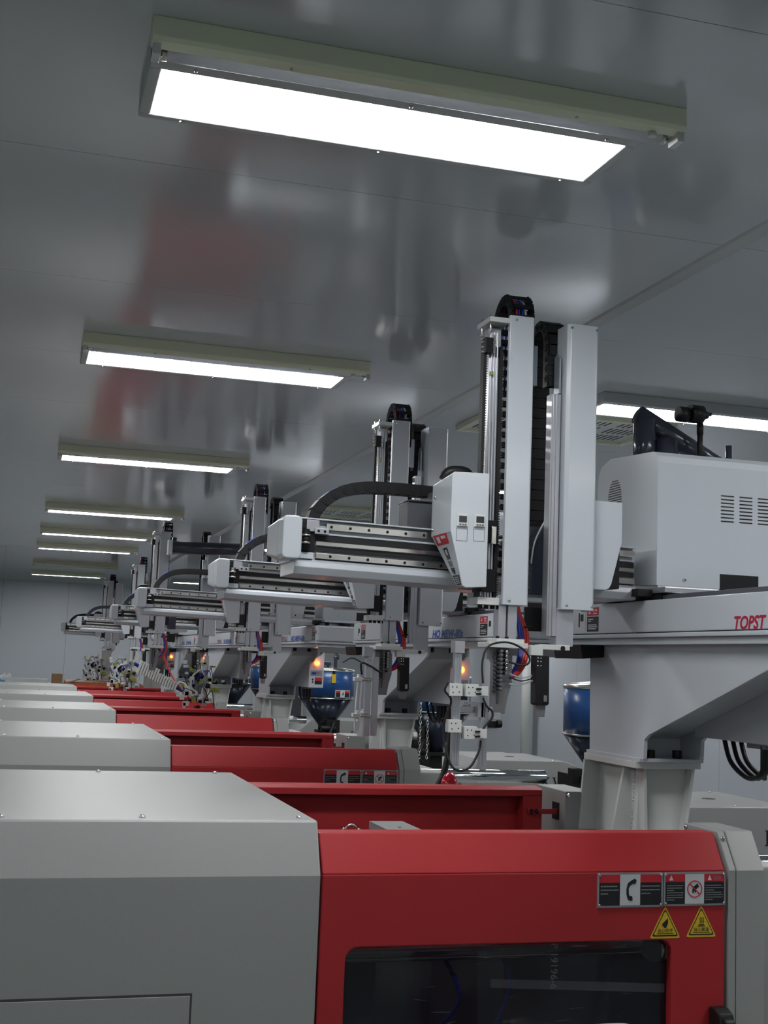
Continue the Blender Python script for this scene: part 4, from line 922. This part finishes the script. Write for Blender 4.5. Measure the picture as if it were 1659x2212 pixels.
# base shift, carriage shift, arm 1 shift, arm 2 shift
RB = [(0, 0), (0.03, 3.18), (-0.03, 6.24), (-0.02, 9.38), (0.0, 12.3), (-0.03, 15.5)]
SH = [None,
      dict(carriage=(0.05, -1.36, 0), arm1=(0.13, -1.38, 0.0), arm2=(0.10, -1.36, -0.01), eoat1=(0.13, -1.38, 0), frame2=(0.09, -1.33, 0)),
      dict(carriage=(0.03, -1.62, 0), arm1=(0.10, -1.50, -0.01), arm2=(0.10, -1.46, -0.02), eoat1=(0.10, -1.50, 0)),
      dict(carriage=(0.09, -1.52, 0), arm1=(-0.20, -1.68, 0), arm2=(0.03, -1.68, 0), eoat1=(-0.2, -1.68, 0), cluster=(0.30, -1.6, -0.05)),
      dict(carriage=(-0.03, -0.15, 0), arm1=(-0.01, -0.25, 0), arm2=(0.0, -0.25, 0), eoat1=(0, -0.25, 0), farplate=(-0.1, -0.2, 0), cluster=(-0.05, -0.2, -0.06)),
      dict(carriage=(-0.05, 0.40, 0), arm1=(-0.06, 0.45, 0), arm2=(-0.15, 0.4, -0.03), eoat1=(0, .4, 0), farplate=(-0.15, 0.4, 0), cluster=(-0.12, 0.40, -0.06))]
# prototype: drop what belongs to others after the copies are made
for i in range(1, 6):
    skip = ['frame1', 'pipe'] + (['farplate'] if i < 4 else []) + ([] if i == 1 else ['frame2']) + ([] if i > 2 else ['cluster'])
    copy_tree(R, RO + Vector((RB[i][0], RB[i][1], 0)), rl_[i], skip=skip, shift=SH[i])
for c, subs in TREE[R.name]:
    if c.get('grp') in ('frame2', 'cluster', 'farplate'): bpy.data.objects.remove(c)
for o in bpy.data.objects:
    if 'grp' in o: del o['grp']

# slate tube fixed to the fourth robot's arm tops
q = MB(); q.cyl((1.25, 10.9, 2.925), (2.05, 10.9, 2.945), 0.055, n=24, m=0); q.box(1.215, 1.25, 10.85, 10.95, 2.86, 2.985, 1).cyl((1.27, 10.9, 2.95), (1.27, 10.9, 3.01), 0.02, m=0)
R4 = [o for o in bpy.data.objects if o.get('label') == rl_[3]][0]; R4['org'] = list(R4.location)
q.build('air_duct_tube', [SLATE, CREAMW], R4)

# ------------------------------------------------------------------ hopper dryers
def hopper(x, y, r, label, zt=1.93, zb=1.635):
    t = thing('hopper_dryer', (x, y, 1.3), label, 'hopper', 'blue hopper dryers on the machines')
    MB().lathe((x, y, 0), [(r, zb), (r, zt - 0.03), (r * .98, zt - 0.028)], 40).build('drum', BLUE, t)
    MB().lathe((x, y, 0), [(r * 1.01, zt - 0.03), (r * 1.03, zt - 0.02), (r * 1.02, zt - 0.008), (r * .9, zt), (r * .3, zt + 0.02), (0.03, zt + 0.022)], 40).build('lid', STEEL, t)
    MB().lathe((x, y, 0), [(r * 1.02, zb + 0.004), (r * 1.02, zb - 0.006), (r * .99, zb - 0.008)], 40).build('rim', STEEL, t)
    MB().lathe((x, y, 0), [(r, zb - 0.006), (0.075, 1.36), (0.07, 1.30)], 40).build('cone', CONE, t)
    MB().box(x - 0.09, x + 0.09, y - 0.09, y + 0.09, 1.28, 1.31).box(x - 0.05, x + 0.05, y - 0.05, y + 0.05, 1.0, 1.28).build('throat_flange', BLACK, t, 0.003)
    q = MB(); q.box(x - 0.02, x + 0.02, y - r - 0.012, y - r + 0.02, zt - 0.14, zt - 0.05, 1).cyl((x, y - r - 0.004, zt - 0.05), (x, y - r - 0.004, zt - 0.015), 0.014, m=0)
    q.build('lid_latch', [BLACK, YELLOW], t, 0.001)
    q = MB(); a0 = y - r - 0.001
    q.box(x + 0.02, x + 0.17, a0 - 0.012, a0 + 0.03, zb + 0.012, zb + 0.085, 0).box(x + 0.025, x + 0.072, a0 - 0.0135, a0 - 0.011, zb + 0.017, zb + 0.06, 2).box(x + 0.118, x + 0.165, a0 - 0.0135, a0 - 0.011, zb + 0.017, zb + 0.06, 2)
    q.box(x + 0.025, x + 0.072, a0 - 0.0135, a0 - 0.011, zb + 0.06, zb + 0.08, 1).box(x + 0.118, x + 0.165, a0 - 0.0135, a0 - 0.011, zb + 0.06, zb + 0.08, 1)
    q.prism('y', [(x + 0.085, zb + 0.02), (x + 0.095, zb + 0.05), (x + 0.10, zb + 0.075), (x + 0.107, zb + 0.05), (x + 0.112, zb + 0.03), (x + 0.1, zb + 0.045)], a0 - 0.0135, a0 - 0.011, 2)
    q.build('warning_sticker', [STWHITE, STRED, STBLACK], t)
    q = MB(); q.box(x - 0.12, x + 0.02, y - 0.06, y + 0.02, zt + 0.03, zt + 0.07, 0).cyl((x + 0.07, y - 0.05, zt), (x + 0.07, y - 0.05, zt + 0.16), 0.018, m=0).cyl((x + 0.05, y - 0.05, zt + 0.12), (x + 0.10, y - 0.05, zt + 0.12), 0.025, m=0)
    q.cyl((x - 0.09, y - 0.02, zt), (x - 0.09, y - 0.02, zt + 0.03), 0.01, m=0).cyl((x, y - 0.02, zt), (x, y - 0.02, zt + 0.03), 0.01, m=0)
    q.build('loader_fitting', SLATE, t, 0.002)
hopper(3.34, 3.85, 0.26, 'blue hopper dryer on the nearest machine, hidden beyond the picture edge')
hopper(3.425, 6.9, 0.27, 'dark blue hopper dryer left of the nearest white column')
hopper(3.34, 9.85, 0.28, 'blue hopper dryer behind the aluminium gripper posts and hanging chains')
hopper(3.115, 12.7, 0.28, 'blue hopper dryer with yellow latch, beside the amber lamp control box')
hopper(3.15, 15.7, 0.27, 'small blue hopper dryer under the fourth robot beam')
hopper(3.15, 18.6, 0.27, 'smallest blue hopper dryer, left of the fourth robot column')
# dark cylinder and chains beside the third hopper
q = MB()
for x_ in (3.03, 3.09):
    for k in range(20):
        z = 1.80 - k * 0.026; s_ = 0.008
        pts = [(s_ * math.cos(a_), 0.016 * math.sin(a_)) for a_ in [i * math.pi / 4 for i in range(9)]]
        if k % 2: q.tube([(x_ + u, 9.3, z + v_) for u, v_ in pts], 0.003, 5, sub=1)
        else: q.tube([(x_, 9.3 + u, z + v_) for u, v_ in pts], 0.003, 5, sub=1)
q.box(3.0, 3.12, 9.27, 9.33, 1.80, 1.815)
ch = tag(q.build('hanging_chain', STEEL, org=(3.06, 9.3, 1.8)), 'pair of steel chains hanging in front of the blue hopper', 'chain')

# ------------------------------------------------------------------ small things on and behind the nearest machine
q = MB(); q.lathe((1.63, 4.62, 1.50), [(0.034, 0), (0.034, 0.045), (0.032, 0.065), (0.024, 0.085), (0.012, 0.098), (0.0008, 0.102)], 24); q.cyl((1.63, 4.62, 1.485), (1.63, 4.62, 1.502), 0.038, m=1).cyl((1.63, 4.62, 0.0), (1.63, 4.62, 1.487), 0.012, m=1)
tag(q.build('warning_beacon', [BEACON, BLACK], org=(1.63, 4.62, 0)), 'red domed beacon just behind the nearest rear door', 'beacon')
q = MB(); q.tube([(1.74, 4.95, 1.83), (1.745, 4.95, 1.75), (1.735, 4.94, 1.66), (1.71, 4.92, 1.57), (1.67, 4.9, 1.50), (1.6, 4.9, 1.3), (1.58, 4.9, 0.0)], 0.013, 10)
tag(q.build('thick_cable', RUBBER, org=(1.58, 4.9, 0)), 'thick black cable looping down behind the nearest rear door', 'cable')
q = MB(); q.box(1.07, 1.175, 3.55, 3.75, 1.505, 1.527).cyl((1.12, 3.6, 1.527), (1.12, 3.6, 1.531), 0.005).box(1.09, 1.15, 3.6, 3.7, 1.2, 1.505)
tag(q.build('grey_cover_plate', MGREY, org=(1.12, 3.65, 1.2)), 'small grey plate between the doors of the nearest machine', 'plate')
q = MB(); q.tube([(0.93, 3.6, 1.2), (0.945, 3.6, 1.49), (0.958, 3.6, 1.525), (0.976, 3.6, 1.536), (0.992, 3.6, 1.522), (1.004, 3.6, 1.49), (1.01, 3.6, 1.2)], 0.0028, 8)
tag(q.build('wire_loop', STEEL, org=(0.97, 3.6, 1.2)), 'thin braided wire loop rising over the nearest red door', 'cable')
q = MB(); q.prism('z', rrect(1.10, 1.43, 2.5, 2.75, 0.03), 1.186, 1.198); q.box(1.2, 1.38, 2.60, 2.7, 0, 1.186)
tag(q.build('white_panel_stand', WHITE, org=(1.5, 2.65, 0)), 'white rounded panel edge at the bottom of the picture', 'panel')

# far end oddments
t = thing('cardboard_box', (0.70, 18.5, 1.54), 'small open cardboard box on the last machine by the end wall', 'box')
MB().box(0.55, 0.69, 18.3, 18.55, 1.54, 1.685).build('carton', CARD, t, 0.002)
MB().prism('y', [(0.692, 1.56), (0.80, 1.58), (0.93, 1.63), (0.94, 1.622), (0.80, 1.572), (0.692, 1.55)], 18.3, 18.5).build('flap', CARD, t)
q = MB(); q.box(-1.4, 0.50, 18.5, 19.1, 1.54, 1.60)
tag(q.build('white_tray', CREAMW, org=(-0.5, 18.8, 1.54)), 'flat white tray lying on the last grey cover', 'tray')
q = MB(); q.box(-0.35, -0.08, 18.15, 18.4, 1.54, 1.58).dome((-0.22, 18.28, 1.575), 0.1, 0.03, 10, 3)
tag(q.build('cyan_cloth', CYAN, org=(-0.2, 18.2, 1.54)), 'bright blue cloth at the left edge on the last machine', 'cloth')
q = MB()
for k in range(6): q.dome((-0.13 + 0.022 * k, 18.62 + 0.01 * (k % 2), 1.60), 0.03, 0.04 + 0.015 * (k % 3), 8, 3)
tag(q.build('crumpled_tissue', PAPER, org=(-0.1, 18.62, 1.6)), 'crumpled white tissue beside the blue cloth', 'tissue')
# corrugated hose bundle hanging at the fourth robot
t = thing('gripper_comb', (1.45, 14.2, 1.75), 'white finned gripper comb with blue cables hanging at an angle', 'gripper')
def gc(u, v): return (1.29 + u * 0.52, 14.2, 1.90 - u * 0.24 + v)
for k in range(16):
    u = 0.1 + k * 0.052; a_ = gc(u, 0)
    for s_, l in ((1, 0.055 if k < 8 else 0.02), (-1, 0.075)):
        MB().prism('y', [(a_[0], a_[2]), (a_[0] + 0.021, a_[2] - 0.008), (a_[0] + 0.021 + s_ * 0.02, a_[2] + s_ * l), (a_[0] + s_ * 0.02, a_[2] + s_ * l + 0.006)], 14.13, 14.24).build('fin', CREAMW, t)
q = MB(); q.tube([gc(0, 0.01), gc(0.4, 0.0), gc(0.7, -0.005), gc(1.05, -0.03)], 0.012, m=0).mark().tube([gc(0, -0.01), gc(0.4, -0.02), gc(0.7, -0.03), gc(1.05, -0.04)], 0.010, m=1)
q.mark().tube([gc(1.05, -0.03), gc(0.85, 0.05), gc(0.70, 0.15), gc(0.60, 0.26), gc(0.5, 0.40)], 0.009, m=2)
q.mark().tube([gc(1.05, -0.03), gc(1.15, 0.03), gc(1.05, 0.06), gc(0.92, 0.03)], 0.006, m=3)
q.pieces('cable', [BLUEHOSE, BLACK, REDHOSE, PAPER], t)
